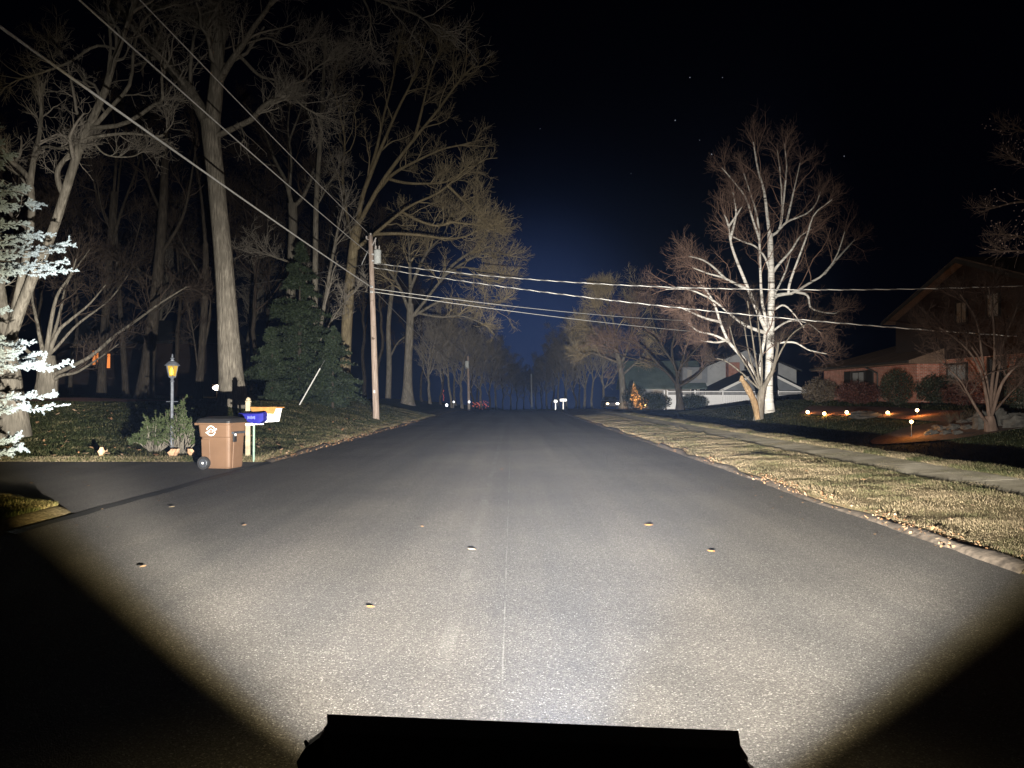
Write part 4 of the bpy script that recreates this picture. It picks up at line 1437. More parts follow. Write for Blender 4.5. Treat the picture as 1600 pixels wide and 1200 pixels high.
# ------------------------------------------------------------------ utility poles and lines
plain('pole_wood', (.34, .255, .20), .9, var=.45, scale=5, bump=.4)
t = NT('pole_wood_grain')
v = t.coord((1, 1, .06))
a = t.noise(v, 22, 4, .6); b = t.noise(t.coord((1, 1, 1.4)), 2.5, 4)
cc = t.ramp(a, [(.3, (.20, .15, .12)), (.55, (.40, .32, .27)), (.75, (.56, .47, .42))])
cc = t.mix(cc, (.10, .07, .055), t.ramp(b, [(.62, (0, 0, 0)), (.72, (.9, .9, .9))]))
t.color(cc).set(Roughness=.9, Specular_IOR_Level=.15)
t.bump(a, .6, .02)
plain('galvanised', (.55, .56, .56), .45, .6, var=.15)
plain('transformer_grey', (.52, .55, .54), .5, var=.12)
plain('porcelain', (.55, .52, .5), .3, var=.1)
plain('cable', (.72, .71, .68), .6, .0, var=.15)
plain('cable_black', (.16, .155, .15), .6, var=.2)
plain('cable_dark', (.20, .195, .19), .7, var=.2)

D1 = 43.0
pb = P(588, 658, D1); pb[2] = gz(pb[0], pb[1]) - .1
ptop = P(579, 368, D1)
pole = thing('utility_pole', 'leaning brown wooden utility pole on the left verge with a grey transformer', 'utility pole', (pb[0], pb[1], pb[2] + .1))
n_ = 18
c = pb + (ptop - pb) * np.linspace(0, 1, n_)[:, None]
V, Qd = tubes(c[None], np.linspace(.185, .125, n_)[None], 14)
obj('shaft', V, MATS['pole_wood_grain'], pole, smooth=True, Q=Qd, N=[list(range(len(V) - 14, len(V)))])
def on_pole(py, dx=0.0, dy=0.0):
    q = P(583, py, D1); u = (q[2] - pb[2]) / (ptop[2] - pb[2])
    r_ = pb + (ptop - pb) * u
    return r_ + np.array((dx, dy, 0))
tb = on_pole(413, .36, -.12)
tank = MB().lathe([(.17, 0), (.20, .03), (.20, .66), (.215, .68), (.215, .74), (.15, .80), (.05, .83)], tb, 16).build('transformer', MATS['transformer_grey'], pole, smooth=False)
m = MB()
for q in (-.09, .09): m.lathe([(.035, 0), (.05, .05), (.03, .08), (.05, .12), (.03, .15), (.045, .2), (.02, .24)], tb + np.array((q, 0, .78)), 10)
bs = m.build('bushing', MATS['porcelain'], tank)
MB().box(on_pole(398, .16, -.06), (.22, .12, .08)).box(on_pole(408, .16, -.06), (.22, .12, .08)).build('bracket', MATS['galvanised'], pole)
m = MB().lathe([(.03, 0), (.06, .04), (.04, .08), (.06, .12), (.03, .16)], ptop + np.array((0, 0, -.02)), 10)
m.build('insulator', MATS['porcelain'], pole)
m = MB().lathe([(.03, 0), (.06, .04), (.04, .08), (.06, .12), (.03, .16)], on_pole(374, -.22, -.05) + np.array((0, 0, .02)), 10)
m.cyl(on_pole(376, 0, -.05), on_pole(374, -.22, -.05), .025, .02, 8)
m.build('insulator', MATS['porcelain'], pole)
m = MB().cyl(on_pole(384, .10, -.1), on_pole(372, .32, -.1), .035, .035, 8).cyl(on_pole(372, .30, -.1), on_pole(390, .24, -.12), .02, .02, 8)
m.build('fuse_cutout', MATS['porcelain'], pole)
m = MB().cyl(on_pole(392, -.14, -.1), on_pole(414, -.52, -.15), .02, .02, 6)
m.build('brace', MATS['galvanised'], pole)
for py in (449, 457):
    m = MB().lathe([(.05, -.03), (.075, 0), (.075, .04), (.05, .07)], on_pole(py, -.02, -.24), 10).box(on_pole(py, 0, -.16), (.16, .10, .10))
    m.build('clamp', MATS['galvanised'], pole)
MB().box(on_pole(612, -.02, -.215), (.10, .02, .14)).build('tag', MATS['galvanised'], pole)

D2 = 104.0
p2b = P(733, 642, D2); p2b[2] = gz(p2b[0], D2) - .1
p2t = P(731, 556, D2)
pole2 = thing('utility_pole', 'second utility pole, smaller and hazy, far along the left side with a pale transformer', 'utility pole', (p2b[0], p2b[1], p2b[2]))
MB().cyl(p2b, p2t, .19, .13, 10).build('shaft', MATS['pole_wood_grain'], pole2)
MB().lathe([(.25, 0), (.28, .05), (.28, .9), (.2, 1.0)], P(731, 571, D2) + np.array((-.1, -.35, -.4)), 12).build('transformer', MATS['transformer_grey'], pole2)
D3 = 150.0
p3b = P(831, 642, D3); p3b[2] = gz(p3b[0], D3) - .3
p3 = thing('utility_pole', 'bare grey pole, most distant one in the middle of the road end', 'utility pole', p3b)
MB().cyl(p3b, P(830, 584, D3), .17, .12, 8).build('shaft', MATS['galvanised'], p3)


def wire(label, pts, r, sag, mat='cable', twist=False):
    """hanging line through world points"""
    out = []
    for a, b in zip(pts[:-1], pts[1:]):
        a, b = np.array(a, float), np.array(b, float)
        L = np.linalg.norm(b - a)
        u = np.linspace(0, 1, 40)
        c = a + (b - a) * u[:, None]
        c[:, 2] -= sag * L * 4 * u * (1 - u)
        out.append(c if not out else c[1:])
    c = np.vstack(out)
    if twist:
        # three strands twisted round each other
        L = np.concatenate([[0], np.cumsum(np.linalg.norm(np.diff(c, axis=0), axis=1))])
        s = np.arange(0, L[-1], .10)
        cc_ = np.stack([np.interp(s, L, c[:, k]) for k in range(3)], -1)
        tg = np.gradient(cc_, axis=0); tg /= np.linalg.norm(tg, axis=1, keepdims=True)
        u = np.cross(tg, (0, 0, 1.)); u /= np.linalg.norm(u, axis=1, keepdims=True); v = np.cross(tg, u)
        st = []
        for k in range(3):
            ph = s * 2 * PI / .95 + k * 2 * PI / 3
            st.append(cc_ + (np.cos(ph)[:, None] * u + np.sin(ph)[:, None] * v) * r * .62)
        V, Qd = tubes(np.array(st), np.full((3, len(s)), r * .62), 5)
    else:
        V, Qd = tubes(c[None], np.full((1, len(c)), r), 6)
    o = obj('power_line', V, MATS[mat], None, smooth=True, Q=Qd, loc=c[0])
    if twist:       # one bare strand, two in black insulation
        o.data.materials.append(MATS['cable_black'])
        mi = np.ones(len(Qd), np.int32); mi[:len(Qd) // 3] = 0
        o.data.polygons.foreach_set('material_index', mi)
    return tag(o, label, 'power line')


att1 = on_pole(449, -.02, -.3); att2 = on_pole(398, -.05, -.2); att3 = ptop + np.array((-.2, -.05, .2))
wire('thickest bright line, lowest of three sloping from the pole up to the upper left', [(-9.3, -8, 8.4), att1], .028, .004, twist=False)
wire('middle one of three lines sloping from the pole to the upper left', [(-9.1, -8, 10.0), att2], .020, .006)
wire('highest thin line sloping from the pole top to the upper left', [(-9.0, -8, 11.2), att3], .016, .005)
wire('dim line dropping from the pole clamp towards the second pole', [att1, P(731, 575, D2)], .022, .012, 'cable_dark')
wire('thin line from the pole top towards the second pole', [att3, P(731, 557, D2)], .014, .012, 'cable_dark')
wire('dim thin line from the pole into the dark wood on the left', [on_pole(412, -.1, 0), P(300, 456, 72)], .014, .004, 'cable_dark')
hx = np.array((21.4, 32.0, 1.65 + 172 / F * 32.0)); hx2 = np.array((21.4, 32.4, 1.65 + 92 / F * 32.4))
wire('uppermost twisted line crossing the road to the dark house on the right', [on_pole(412, .15, -.2), hx], .023, .0215, twist=True)
wire('second twisted line crossing the road and the birch to the brick house', [on_pole(419, .15, -.2), hx2], .023, .012, twist=True)
wire('third line crossing the road towards the grey house', [on_pole(452, .15, -.2), P(1140, 503, 76)], .018, .009)
wire('lowest line crossing the road towards the grey house', [on_pole(457, .15, -.2), P(1196, 526, 76)], .018, .007)

# leaning marker of the guy wire
a, b = P(467, 650, 41.0), P(500, 576, 42.0)
a[2] = gz(a[0], a[1]) - .05
mk = thing('guy_wire_marker', 'thin white marker tube leaning over the grass in front of the hemlocks', 'marker', a)
MB().cyl(a, b, .035, .035, 8).build('sleeve', plain('white_plastic', (.75, .75, .72), .5, var=.08), mk)
MB().cyl(a - (b - a) * .05, a, .012, .012, 6).cyl(b, b + (b - a) * .25, .008, .008, 6).build('guy_wire', MATS['cable_dark'], mk)

# ------------------------------------------------------------------ trash cart
plain('cart_brown', (.115, .068, .041), .5, var=.08, scale=3)
plain('black_plastic', (.014, .014, .015), .4, var=.2)
plain('rubber', (.02, .02, .021), .7, var=.2)
plain('white_print', (.8, .8, .78), .5, var=.05)
plain('dark_metal', (.05, .055, .065), .5, .3, var=.2)
bx, by = PX(347, 17.2), 17.2
bz = .036
cart = thing('trash_cart', 'brown wheeled trash cart with a black lid at the driveway corner', 'trash cart', (bx, by, bz))
CR = R(-12)
def rrect(w, dp, z, rad=.07, cx=0.0):
    out = []
    for (sx, sy, a0) in ((1, -1, -90), (1, 1, 0), (-1, 1, 90), (-1, -1, 180)):
        for k in range(4):
            a = R(a0 + k * 30)
            out.append((cx + sx * (w / 2 - rad) + rad * math.cos(a), sy * (dp / 2 - rad) + rad * math.sin(a), z))
    return out
def cart_xf(V):
    M_ = np.array(Matrix.Rotation(CR, 3, 'Z')); return np.asarray(V, float) @ M_.T + np.array((bx, by, bz))
def cart_loft(rings): return [cart_xf(r) for r in rings]
m = MB().loft(cart_loft([rrect(.60, .54, .02, .06, .05), rrect(.62, .56, .06, .06, .05), rrect(.70, .63, .70, .07, .03), rrect(.735, .675, .715, .07, .02), rrect(.77, .70, .97, .07, .01), rrect(.80, .735, .985, .07, .0), rrect(.80, .735, 1.015, .07, 0), rrect(.755, .69, 1.015, .06, .0), rrect(.74, .67, .90, .06, .0)]))
body = m.build('body', MATS['cart_brown'], cart)
# side pocket, front rib and handle recess
MB().box((0, 0, 0), (.26, .02, .52), bev=.006).V
def cbox(name, c, s, mat, par, bev=.006, ry=0.0, rx=0.0):
    q = MB().box(c, s, bev=bev, ry=ry, rx=rx); q.V = [cart_xf(v) for v in q.V]; return q.build(name, mat, par)
cbox('side_rib', (-.19, -.298, .36), (.20, .03, .60), MATS['cart_brown'], cart, rx=R(4))
cbox('corner_rib', (.405, -.16, .36), (.03, .11, .66), MATS['cart_brown'], cart, ry=R(3))
cbox('grab_bar', (.41, 0, .80), (.05, .48, .05), MATS['dark_metal'], cart)
cbox('latch', (.425, -.17, .70), (.03, .12, .20), MATS['black_plastic'], cart)
cbox('reflector', (.443, -.17, .76), (.012, .05, .05), MATS['white_print'], cart, bev=.002)
# lid
ld = MB().loft(cart_loft([rrect(.83, .76, 1.017, .07, 0), rrect(.83, .76, 1.06, .07, 0), rrect(.78, .70, 1.11, .09, 0), rrect(.55, .46, 1.145, .10, 0)])).build('lid', MATS['black_plastic'], cart)
hd = MB(); hd.cyl(cart_xf([(-.46, -.27, 1.00)])[0], cart_xf([(-.46, .27, 1.00)])[0], .018, .018, 10)
for q in (-.27, .27): hd.cyl(cart_xf([(-.46, q, 1.0)])[0], cart_xf([(-.38, q, .985)])[0], .02, .024, 8)
hd.build('handle', MATS['cart_brown'], cart)
cbox('rear_lip', (-.40, 0, .99), (.10, .70, .05), MATS['cart_brown'], cart)
for q in (-.33, .33):
    a_, b_ = cart_xf([(-.22, q - .035, .14)])[0], cart_xf([(-.22, q + .035, .14)])[0]
    whl = MB().cyl(a_, b_, .142, .142, 24).build('wheel', MATS['rubber'], cart)
    s_ = -1 if q < 0 else 1
    a2, b2 = cart_xf([(-.22, q + s_ * .036, .14)])[0], cart_xf([(-.22, q + s_ * .046, .14)])[0]
    MB().cyl(a2, b2, .10, .085, 20).build('rim', MATS['dark_metal'], whl)
    a2, b2 = cart_xf([(-.22, q + s_ * .047, .14)])[0], cart_xf([(-.22, q + s_ * .058, .14)])[0]
    MB().cyl(a2, b2, .024, .02, 10).build('hub', MATS['white_print'], whl)
MB().cyl(cart_xf([(-.22, -.3, .14)])[0], cart_xf([(-.22, .3, .14)])[0], .015, .015, 8).build('axle', MATS['dark_metal'], cart)
# round white emblem: broken ring, inner ring and a slanted band
def ring(r0, r1, a0, a1, n, depth, cx, cz):
    V, Qd = [], []
    for k in range(n + 1):
        a = a0 + (a1 - a0) * k / n
        for r_ in (r0, r1):
            x, z = cx + r_ * math.cos(a), cz + r_ * math.sin(a)
            yy = -(.5 * (.675 + (.70 - .675) * (z - .715) / .255)) - depth
            V.append((x, yy, z))
        if k: Qd.append((2 * k - 2, 2 * k - 1, 2 * k + 1, 2 * k))
    return V, Qd
em = MB()
for r0, r1, a0, a1 in ((.088, .110, R(25), R(170)), (.088, .110, R(205), R(350)), (.030, .044, R(-60), R(240))):
    V, Qd = ring(r0, r1, a0, a1, 20, .006, -.04, .845); em.add(cart_xf(V), Qd)
V = [(-.175, -.352, .802), (-.150, -.352, .792), (-.062, -.353, .838), (-.075, -.353, .856)]; em.add(cart_xf(V), [[0, 1, 2, 3]])
V = [(-.012, -.353, .848), (0.0, -.353, .832), (.105, -.353, .872), (.095, -.353, .900)]; em.add(cart_xf(V), [[0, 1, 2, 3]])
em.build('emblem', MATS['white_print'], cart)

# ------------------------------------------------------------------ mailboxes
plain('post_wood', (.26, .22, .15), .85, var=.3, scale=6)
plain('blue_plastic', (.012, .013, .15), .4, var=.1)
plain('blue_print', (.12, .14, .5), .4, var=.1)
plain('green_post', (.15, .22, .17), .6, .2, var=.15)
plain('orange_wood', (.27, .125, .035), .6, var=.2, scale=9)
plain('white_paint', (.78, .77, .75), .5, var=.06)
dm = 19.4
b = at(388, dm)
mbx = thing('mailbox', 'white mailbox with an orange wooden top on a weathered wooden post', 'mailbox', b)
MB().box(b + np.array((0, 0, .66)), (.115, .115, 1.40), rz=R(10), bev=.008).build('post', MATS['post_wood'], mbx)
q = P(391, 628, dm); q[2] = b[2] + 1.36
MB().lathe([(.075, 0), (.08, .03), (.05, .05), (.06, .08), (.02, .12)], q + np.array((-.05, 0, -.0)), 8).build('post_cap', MATS['post_wood'], mbx)
mc = P(416, 648, dm - .1)
def mail_box(c, rz):
    w, l, h = .34, .56, .36
    # box with flared trapezoid front, open roof plank
    m = MB()
    ringA = [(-l / 2, -w / 2, -h / 2), (l / 2, -w / 2 * .8, -h / 2 + .03), (l / 2, w / 2 * .8, -h / 2 + .03), (-l / 2, w / 2, -h / 2)]
    ringB = [(-l / 2, -w / 2, h / 2), (l / 2 + .06, -w / 2, h / 2), (l / 2 + .06, w / 2, h / 2), (-l / 2, w / 2, h / 2)]
    M_ = np.array(Matrix.Rotation(rz, 3, 'Z'))
    m.loft([np.array(ringA) @ M_.T + c, np.array(ringB) @ M_.T + c])
    return m, M_
m, M_ = mail_box(mc + np.array((0, 0, -.02)), R(-14))
m.build('box', MATS['white_paint'], mbx)
m = MB()
pl = [(-.31, -.20, .0), (.37, -.20, .02), (.30, -.205, -.16), (-.27, -.205, -.13)]
pl = np.array(pl) @ M_.T + mc + np.array((0, 0, .18)); pk = pl + np.array((0.02, .03, 0)) @ M_.T
m.add(np.vstack([pl, pk]), [[0, 3, 2, 1], [4, 5, 6, 7], [0, 1, 5, 4], [1, 2, 6, 5], [2, 3, 7, 6], [3, 0, 4, 7]])
m.build('wooden_fascia', MATS['orange_wood'], mbx)
MB().box(mc + np.array((.02, .02, .18)), (.70, .42, .03), rz=R(-14), bev=.005).build('roof', MATS['orange_wood'], mbx)
MB().box(mc + np.array((-.22, -.0, -.21)), (.30, .10, .07), rz=R(-14)).build('bracket', MATS['white_paint'], mbx)
# blue newspaper tube on its own green post
b2 = at(397, 18.9)
npb = thing('newspaper_box', 'blue newspaper tube on a thin green post in front of the white mailbox', 'newspaper box', b2)
tcen = P(394, 652, 18.7)
MB().cyl(b2 - np.array((0, 0, .1)), (b2[0], b2[1], tcen[2]), .028, .028, 8).build('post', MATS['green_post'], npb)
m = MB()
M2 = np.array(Matrix.Rotation(R(-6), 3, 'Z'))
sec = []
for x, hh, ww, zo in ((-.31, .10, .20, .05), (-.18, .17, .22, .02), (.10, .26, .24, -.02), (.22, .27, .24, -.02), (.33, .20, .22, .03)):
    r_ = [(x, -ww / 2, zo - hh / 2), (x, ww / 2, zo - hh / 2), (x, ww / 2, zo + hh / 2 - .03), (x, ww / 4, zo + hh / 2), (x, -ww / 4, zo + hh / 2), (x, -ww / 2, zo + hh / 2 - .03)]
    sec.append(np.array(r_) @ M2.T + tcen)
m.loft(sec).build('tube', MATS['blue_plastic'], npb)
m = MB()
for k in range(7):
    m.box(np.array((-.05 + k * .028, -.124, -.005 + .006 * (k % 2))) @ M2.T + tcen, (.016, .006, .055 if k % 3 else .075), rz=R(-6))
m.build('lettering', MATS['blue_print'], npb)
MB().box(tcen + np.array((-.06, .02, -.165)), (.20, .10, .05), rz=R(-6)).build('bracket', MATS['white_paint'], npb)

# ------------------------------------------------------------------ lamp post
plain('lamp_metal', (.10, .11, .13), .5, .3, var=.3, scale=12)
t = NT('amber_glass')
t.set(Base_Color=(.26, .17, .03, 1), Roughness=.25, Emission_Color=(1.0, .62, .06, 1), Emission_Strength=.02)
emit('lamp_bulb', (1.0, .60, .06), .26)
b = at(269, 20.0); b[2] -= .02
lp_ = thing('lamp_post', 'slim dark lamp post with an amber glass lantern in the yew bush', 'lamp post', b)
H = P(269, 590, 20.0)[2] - b[2]
MB().lathe([(.055, -.1), (.05, .4), (.042, .45), (.040, H - .12), (.055, H - .10), (.03, H - .04), (.06, H)], b, 12).build('post', MATS['lamp_metal'], lp_)
MB().cyl(b + np.array((-.15, 0, H - .62)), b + np.array((.15, 0, H - .62)), .012, .012, 6).build('ladder_bar', MATS['lamp_metal'], lp_)
lc = b + np.array((0, 0, H))
lant = MB().lathe([(.06, -.005), (.095, .0), (.095, .03), (.06, .031)], lc, 6).build('lantern_base', MATS['lamp_metal'], lp_)
Vr = []
for k in range(6):
    a0, a1 = k * PI / 3, (k + 1) * PI / 3
    r0, r1 = .088, .145
    V = [(r0 * math.cos(a0), r0 * math.sin(a0), .035), (r0 * math.cos(a1), r0 * math.sin(a1), .035), (r1 * math.cos(a1), r1 * math.sin(a1), .30), (r1 * math.cos(a0), r1 * math.sin(a0), .30)]
    V = np.array(V); inn = V * np.array((.95, .95, 1))
    obj('pane', np.vstack([V, inn]) + lc, MATS['amber_glass'], lp_, N=[[0, 1, 2, 3], [7, 6, 5, 4], [0, 4, 5, 1], [1, 5, 6, 2], [2, 6, 7, 3], [3, 7, 4, 0]])
m = MB()
for k in range(6):
    a = k * PI / 3
    m.cyl(lc + np.array((.092 * math.cos(a), .092 * math.sin(a), .03)), lc + np.array((.150 * math.cos(a), .150 * math.sin(a), .305)), .009, .009, 5)
m.build('lantern_frame', MATS['lamp_metal'], lp_)
MB().lathe([(.15, .302), (.195, .305), (.185, .33), (.10, .41), (.05, .43), (.05, .46), (.03, .465), (.055, .50), (.02, .53), (.02, .57), (.008, .61)], lc, 12).build('cap', MATS['lamp_metal'], lp_)
MB().lathe([(.01, .06), (.042, .07), (.05, .12), (.045, .20), (.02, .25)], lc + np.array((.03, -.115, .0)), 10).build('bulb', MATS['lamp_bulb'], lp_)

# ------------------------------------------------------------------ houses
def brickmat(name, c1, c2, mort):
    t = NT(name)
    v = t.coord((1, 1, 1))
    sepn = t.n('ShaderNodeSeparateXYZ'); t.l(v, sepn.inputs[0])
    cmb = t.n('ShaderNodeCombineXYZ')
    t.l(t.math('ADD', sepn.outputs[0], sepn.outputs[1]), cmb.inputs[0]); t.l(sepn.outputs[2], cmb.inputs[1])
    bk = t.n('ShaderNodeTexBrick')
    bk.inputs['Scale'].default_value = 1.0
    bk.inputs['Brick Width'].default_value = .21; bk.inputs['Row Height'].default_value = .075; bk.inputs['Mortar Size'].default_value = .010
    bk.inputs['Color1'].default_value = c1 + (1,); bk.inputs['Color2'].default_value = c2 + (1,); bk.inputs['Mortar'].default_value = mort + (1,)
    t.l(cmb.outputs[0], bk.inputs['Vector'])
    nz = t.noise(v, 3, 4)
    t.color(t.mix(bk.outputs['Color'], t.ramp(nz, [(.3, (.7, .7, .7)), (.7, (1.25, 1.25, 1.25))]), 1.0, 'MULTIPLY')).set(Roughness=.9, Specular_IOR_Level=.15)
    t.bump(bk.outputs['Fac'], -.4, .01)
    return t.m
brickmat('brick_red', (.27, .085, .055), (.33, .12, .08), (.30, .26, .22))
def siding(name, c, pitch=.13):
    t = NT(name)
    v = t.coord((1, 1, 1)); s = t.n('ShaderNodeSeparateXYZ'); t.l(v, s.inputs[0])
    f = t.math('FRACT', t.math('DIVIDE', s.outputs[2], pitch))
    nz = t.noise(v, 1.2, 3)
    col = t.ramp(nz, [(.3, tuple(q * .85 for q in c)), (.7, tuple(min(1, q * 1.1) for q in c))])
    t.color(col).set(Roughness=.7, Specular_IOR_Level=.2)
    t.bump(f, .8, .02)
    return t.m
siding('siding_grey', (.34, .35, .36)); siding('siding_slate', (.17, .185, .205)); siding('siding_dark', (.030, .021, .018)); siding('siding_wood', (.5, .33, .16), .18)
def shingles(name, c):
    t = NT(name)
    v = t.coord((1, 1, 1))
    a = t.noise(v, 14, 3, .7); b = t.noise(v, .8, 3)
    s = t.n('ShaderNodeSeparateXYZ'); t.l(v, s.inputs[0])
    f = t.math('FRACT', t.math('MULTIPLY', s.outputs[2], 11))
    col = t.mix(t.ramp(a, [(.3, tuple(q * .7 for q in c)), (.7, tuple(q * 1.25 for q in c))]), t.ramp(b, [(.3, (.75, .75, .75)), (.7, (1.2, 1.2, 1.2))]), 1.0, 'MULTIPLY')
    t.color(col).set(Roughness=.95, Specular_IOR_Level=.1)
    t.bump(f, .6, .02)
    return t.m
shingles('roof_brown', (.13, .088, .064)); shingles('roof_teal', (.085, .115, .11)); shingles('roof_black', (.03, .032, .035))
plain('trim_dark', (.02, .018, .016), .6); plain('trim_white', (.7, .7, .69), .5, var=.05); plain('window_dark', (.02, .022, .026), .15, spec=.5)
plain('blind_grey', (.22, .22, .215), .7, var=.08); plain('stone_grey', (.052, .048, .042), .95, var=.4, scale=5, bump=.6); plain('pale_foundation', (.33, .32, .29), .9, var=.2)

def prism(m, poly, axis, a, b):
    """extrude a 2D polygon (u, z) along axis ('x' or 'y') from a to b"""
    V = []
    for q in (a, b):
        for (u, z) in poly: V.append((q, u, z) if axis == 'x' else (u, q, z))
    n = len(poly)
    fs = [list(range(n)), list(range(2 * n - 1, n - 1, -1))] + [[k, n + k, n + (k + 1) % n, (k + 1) % n] for k in range(n)]
    return m.add(V, fs)

# --- brick house on the right: low wing (wall on the plane x = WX) and tall gabled part
WX, GX = 20.0, 21.2
g0 = .9
bh = thing('brick_house', 'dark red brick house with a low wing and a tall gabled part on the right', 'house', (WX, 38, g0))
wing = MB()
EZ = 3.22
wing.box(((WX + WX + 8) / 2, (38.2 + 49.6) / 2, (g0 - .4 + EZ) / 2), (8, 11.4, EZ - g0 + .4)).build('wall', MATS['brick_red'], bh)
# hip roof of the wing
m = MB()
e0, e1, y0, y1 = WX - .55, WX + 8.55, 37.9, 50.3
rz0, rz1 = EZ + .0, 4.75
th_ = .16
V = [(e0, y0, rz0), (e1, y0, rz0), (e1, y1, rz0), (e0, y1, rz0), (e0, y0, rz0 + th_), (e1, y0, rz0 + th_), (e1, y1, rz0 + th_), (e0, y1, rz0 + th_), (WX + 4, y0, rz1 + th_), (WX + 4, y1 - 4.2, rz1 + th_)]
m.add(V, [[3, 2, 1, 0], [0, 1, 5, 4], [1, 2, 6, 5], [2, 3, 7, 6], [3, 0, 4, 7], [4, 5, 8], [5, 6, 9, 8], [6, 7, 9], [7, 4, 8, 9]])
m.build('roof', MATS['roof_brown'], bh)
MB().box((e0 - .055, (y0 + y1) / 2, rz0 + .10), (.10, y1 - y0, .13)).build('gutter', MATS['trim_dark'], bh)
MB().cyl((WX - .07, 42.2, g0), (WX - .07, 42.2, EZ - .35), .045, .045, 8).cyl((WX - .07, 42.2, EZ - .35), (e0 + .02, 42.6, EZ - .03), .045, .045, 8).build('downpipe', MATS['trim_dark'], bh)
def window_x(x, y, z, w, h, par, frame, pane, blinds=None, fw=.09, dark=True):
    """window on a wall that faces -x"""
    f = MB()
    f.box((x - .02, y - w / 2 - fw / 2, z), (.10, fw, h + 2 * fw)).box((x - .02, y + w / 2 + fw / 2, z), (.10, fw, h + 2 * fw))
    f.box((x - .02, y, z + h / 2 + fw / 2), (.098, w - .004, fw)).box((x - .02, y, z - h / 2 - fw / 2), (.098, w - .004, fw))
    wo = f.build('window', frame, par)
    MB().box((x - .012, y, z), (.03, w - .004, h - .004)).build('pane', pane, wo)
    MB().box((x - .03, y, z), (.025, .04, h - .01)).build('mullion', frame, wo)
    return wo
wx_ = window_x(WX, 44.6, 2.35, 1.5, 1.25, bh, MATS['trim_dark'], MATS['blind_grey'])
MB().box((WX - .04, 46.0, 2.35), (.06, .9, 1.45)).build('shutter', MATS['trim_dark'], bh)
MB().box((WX - .04, 43.2, 2.35), (.06, .9, 1.45)).build('shutter', MATS['trim_dark'], bh)
MB().box((WX - .08, 40.2, 2.25), (.14, .10, .22), bev=.01).build('wall_light', MATS['pale_foundation'], bh)
# tall part: gable wall faces the road (-x)
Yn, Yf, Ym = 29.0, 43.0, 36.0
zE, zP = 5.72, 8.0
gm = MB(); prism(gm, [(Yn + .3, g0 - .4), (Yf - .3, g0 - .4), (Yf - .3, zE), (Ym, zP - .12), (Yn + .3, zE)], 'x', GX, GX + 11)
gm.build('gable_wall', MATS['siding_dark'], bh)
MB().box((GX - .05, 34.0, (g0 - .4 + 3.4) / 2), (.12, 9.0, 3.4 - g0 + .4)).build('brick_front', MATS['brick_red'], bh)
m = MB()
for sgn, ya in ((-1, Yn - .3), (1, Yf + .3)):
    prism(m, [(ya, zE - .12), (ya, zE + .06), (Ym, zP + .12), (Ym, zP - .06)], 'x', GX - .5, GX + 11.4)
m.build('roof', MATS['roof_brown'], bh)
m = MB()
for ya in (Yn - .3, Yf + .3): prism(m, [(ya, zE - .20), (ya, zE - .02), (Ym, zP + .04), (Ym, zP - .16)], 'x', GX - .56, GX - .505)
m.build('bargeboard', MATS['trim_dark'], bh)
window_x(GX, 36.4, 5.55, .8, .95, bh, MATS['trim_dark'], MATS['blind_grey'])
window_x(GX, 34.0, 5.62, .8, 1.0, bh, MATS['trim_dark'], MATS['blind_grey'])
window_x(GX - .12, 36.6, 2.35, 1.5, 1.5, bh, MATS['trim_dark'], MATS['blind_grey'])
window_x(GX - .12, 33.6, 2.3, 1.1, 1.9, bh, MATS['trim_dark'], MATS['window_dark'])
window_x(GX - .12, 31.7, 2.3, .9, 1.6, bh, MATS['trim_dark'], MATS['blind_grey'])
MB().box((GX - .3, 32.2, .95), (.5, 1.6, .9), bev=.02).build('doorstep', MATS['pale_foundation'], bh)

# --- grey house behind the fence
gh = thing('grey_house', 'grey sided house with a garage gable behind the white fence', 'house', (24, 84, 0))
def GP(px, py, d): return P(px, py, d)
dg = 80.0
xl, xr_ = PX(1122, dg), PX(1258, dg); xm = PX(1191, dg)
ze, zp = 2.25, 4.35
m = MB(); prism(m, [(xl + .4, -.4), (xr_ - .4, -.4), (xr_ - .4, ze), (xm, zp - .1), (xl + .4, ze)], 'y', dg, dg + 8); m.build('garage_wall', MATS['siding_slate'], gh)
m = MB()
for xa in (xl, xr_): prism(m, [(xa, ze - .22), (xa, ze - .02), (xm, zp + .08), (xm, zp - .12)], 'y', dg - .4, dg + 8.3)
rf = m.build('garage_roof', MATS['roof_black'], gh)
m = MB()
for xa in (xl, xr_): prism(m, [(xa, ze - .34), (xa, ze - .06), (xm, zp + .05), (xm, zp - .22)], 'y', dg - .47, dg - .405)
m.build('rake_trim', MATS['trim_white'], gh)
MB().box((xr_ + .05, dg + 3.8, ze - .1), (.14, 8.4, .14)).build('gutter', MATS['trim_white'], gh)
MB().box((PX(1218, dg), dg - .04, 1.55), (3.6, .06, .9)).build('garage_door', MATS['siding_grey'], gh)
dg2 = 88.6
x0, x1, xp = PX(1086, dg2), PX(1250, dg2), PX(1168, dg2)
m = MB(); prism(m, [(x0 + .4, -1), (x1 - .4, -1), (x1 - .4, 4.6), (xp, 6.9), (x0 + .4, 4.6)], 'y', dg2, dg2 + 9); m.build('gable_wall', MATS['siding_grey'], gh)
m = MB()
for xa in (x0 - .1, x1 + .1): prism(m, [(xa, 4.38), (xa, 4.56), (xp, 7.08), (xp, 6.9)], 'y', dg2 - .4, dg2 + 9.3)
m.build('roof', MATS['roof_black'], gh)
cx_ = PX(1146, dg2 - .9)
MB().box((cx_, dg2 - .62, 2.6), (1.25, 1.2, 5.6)).build('chimney', MATS['brick_red'], gh)
for px in (1077, 1091):
    xx = PX(px, 87.0)
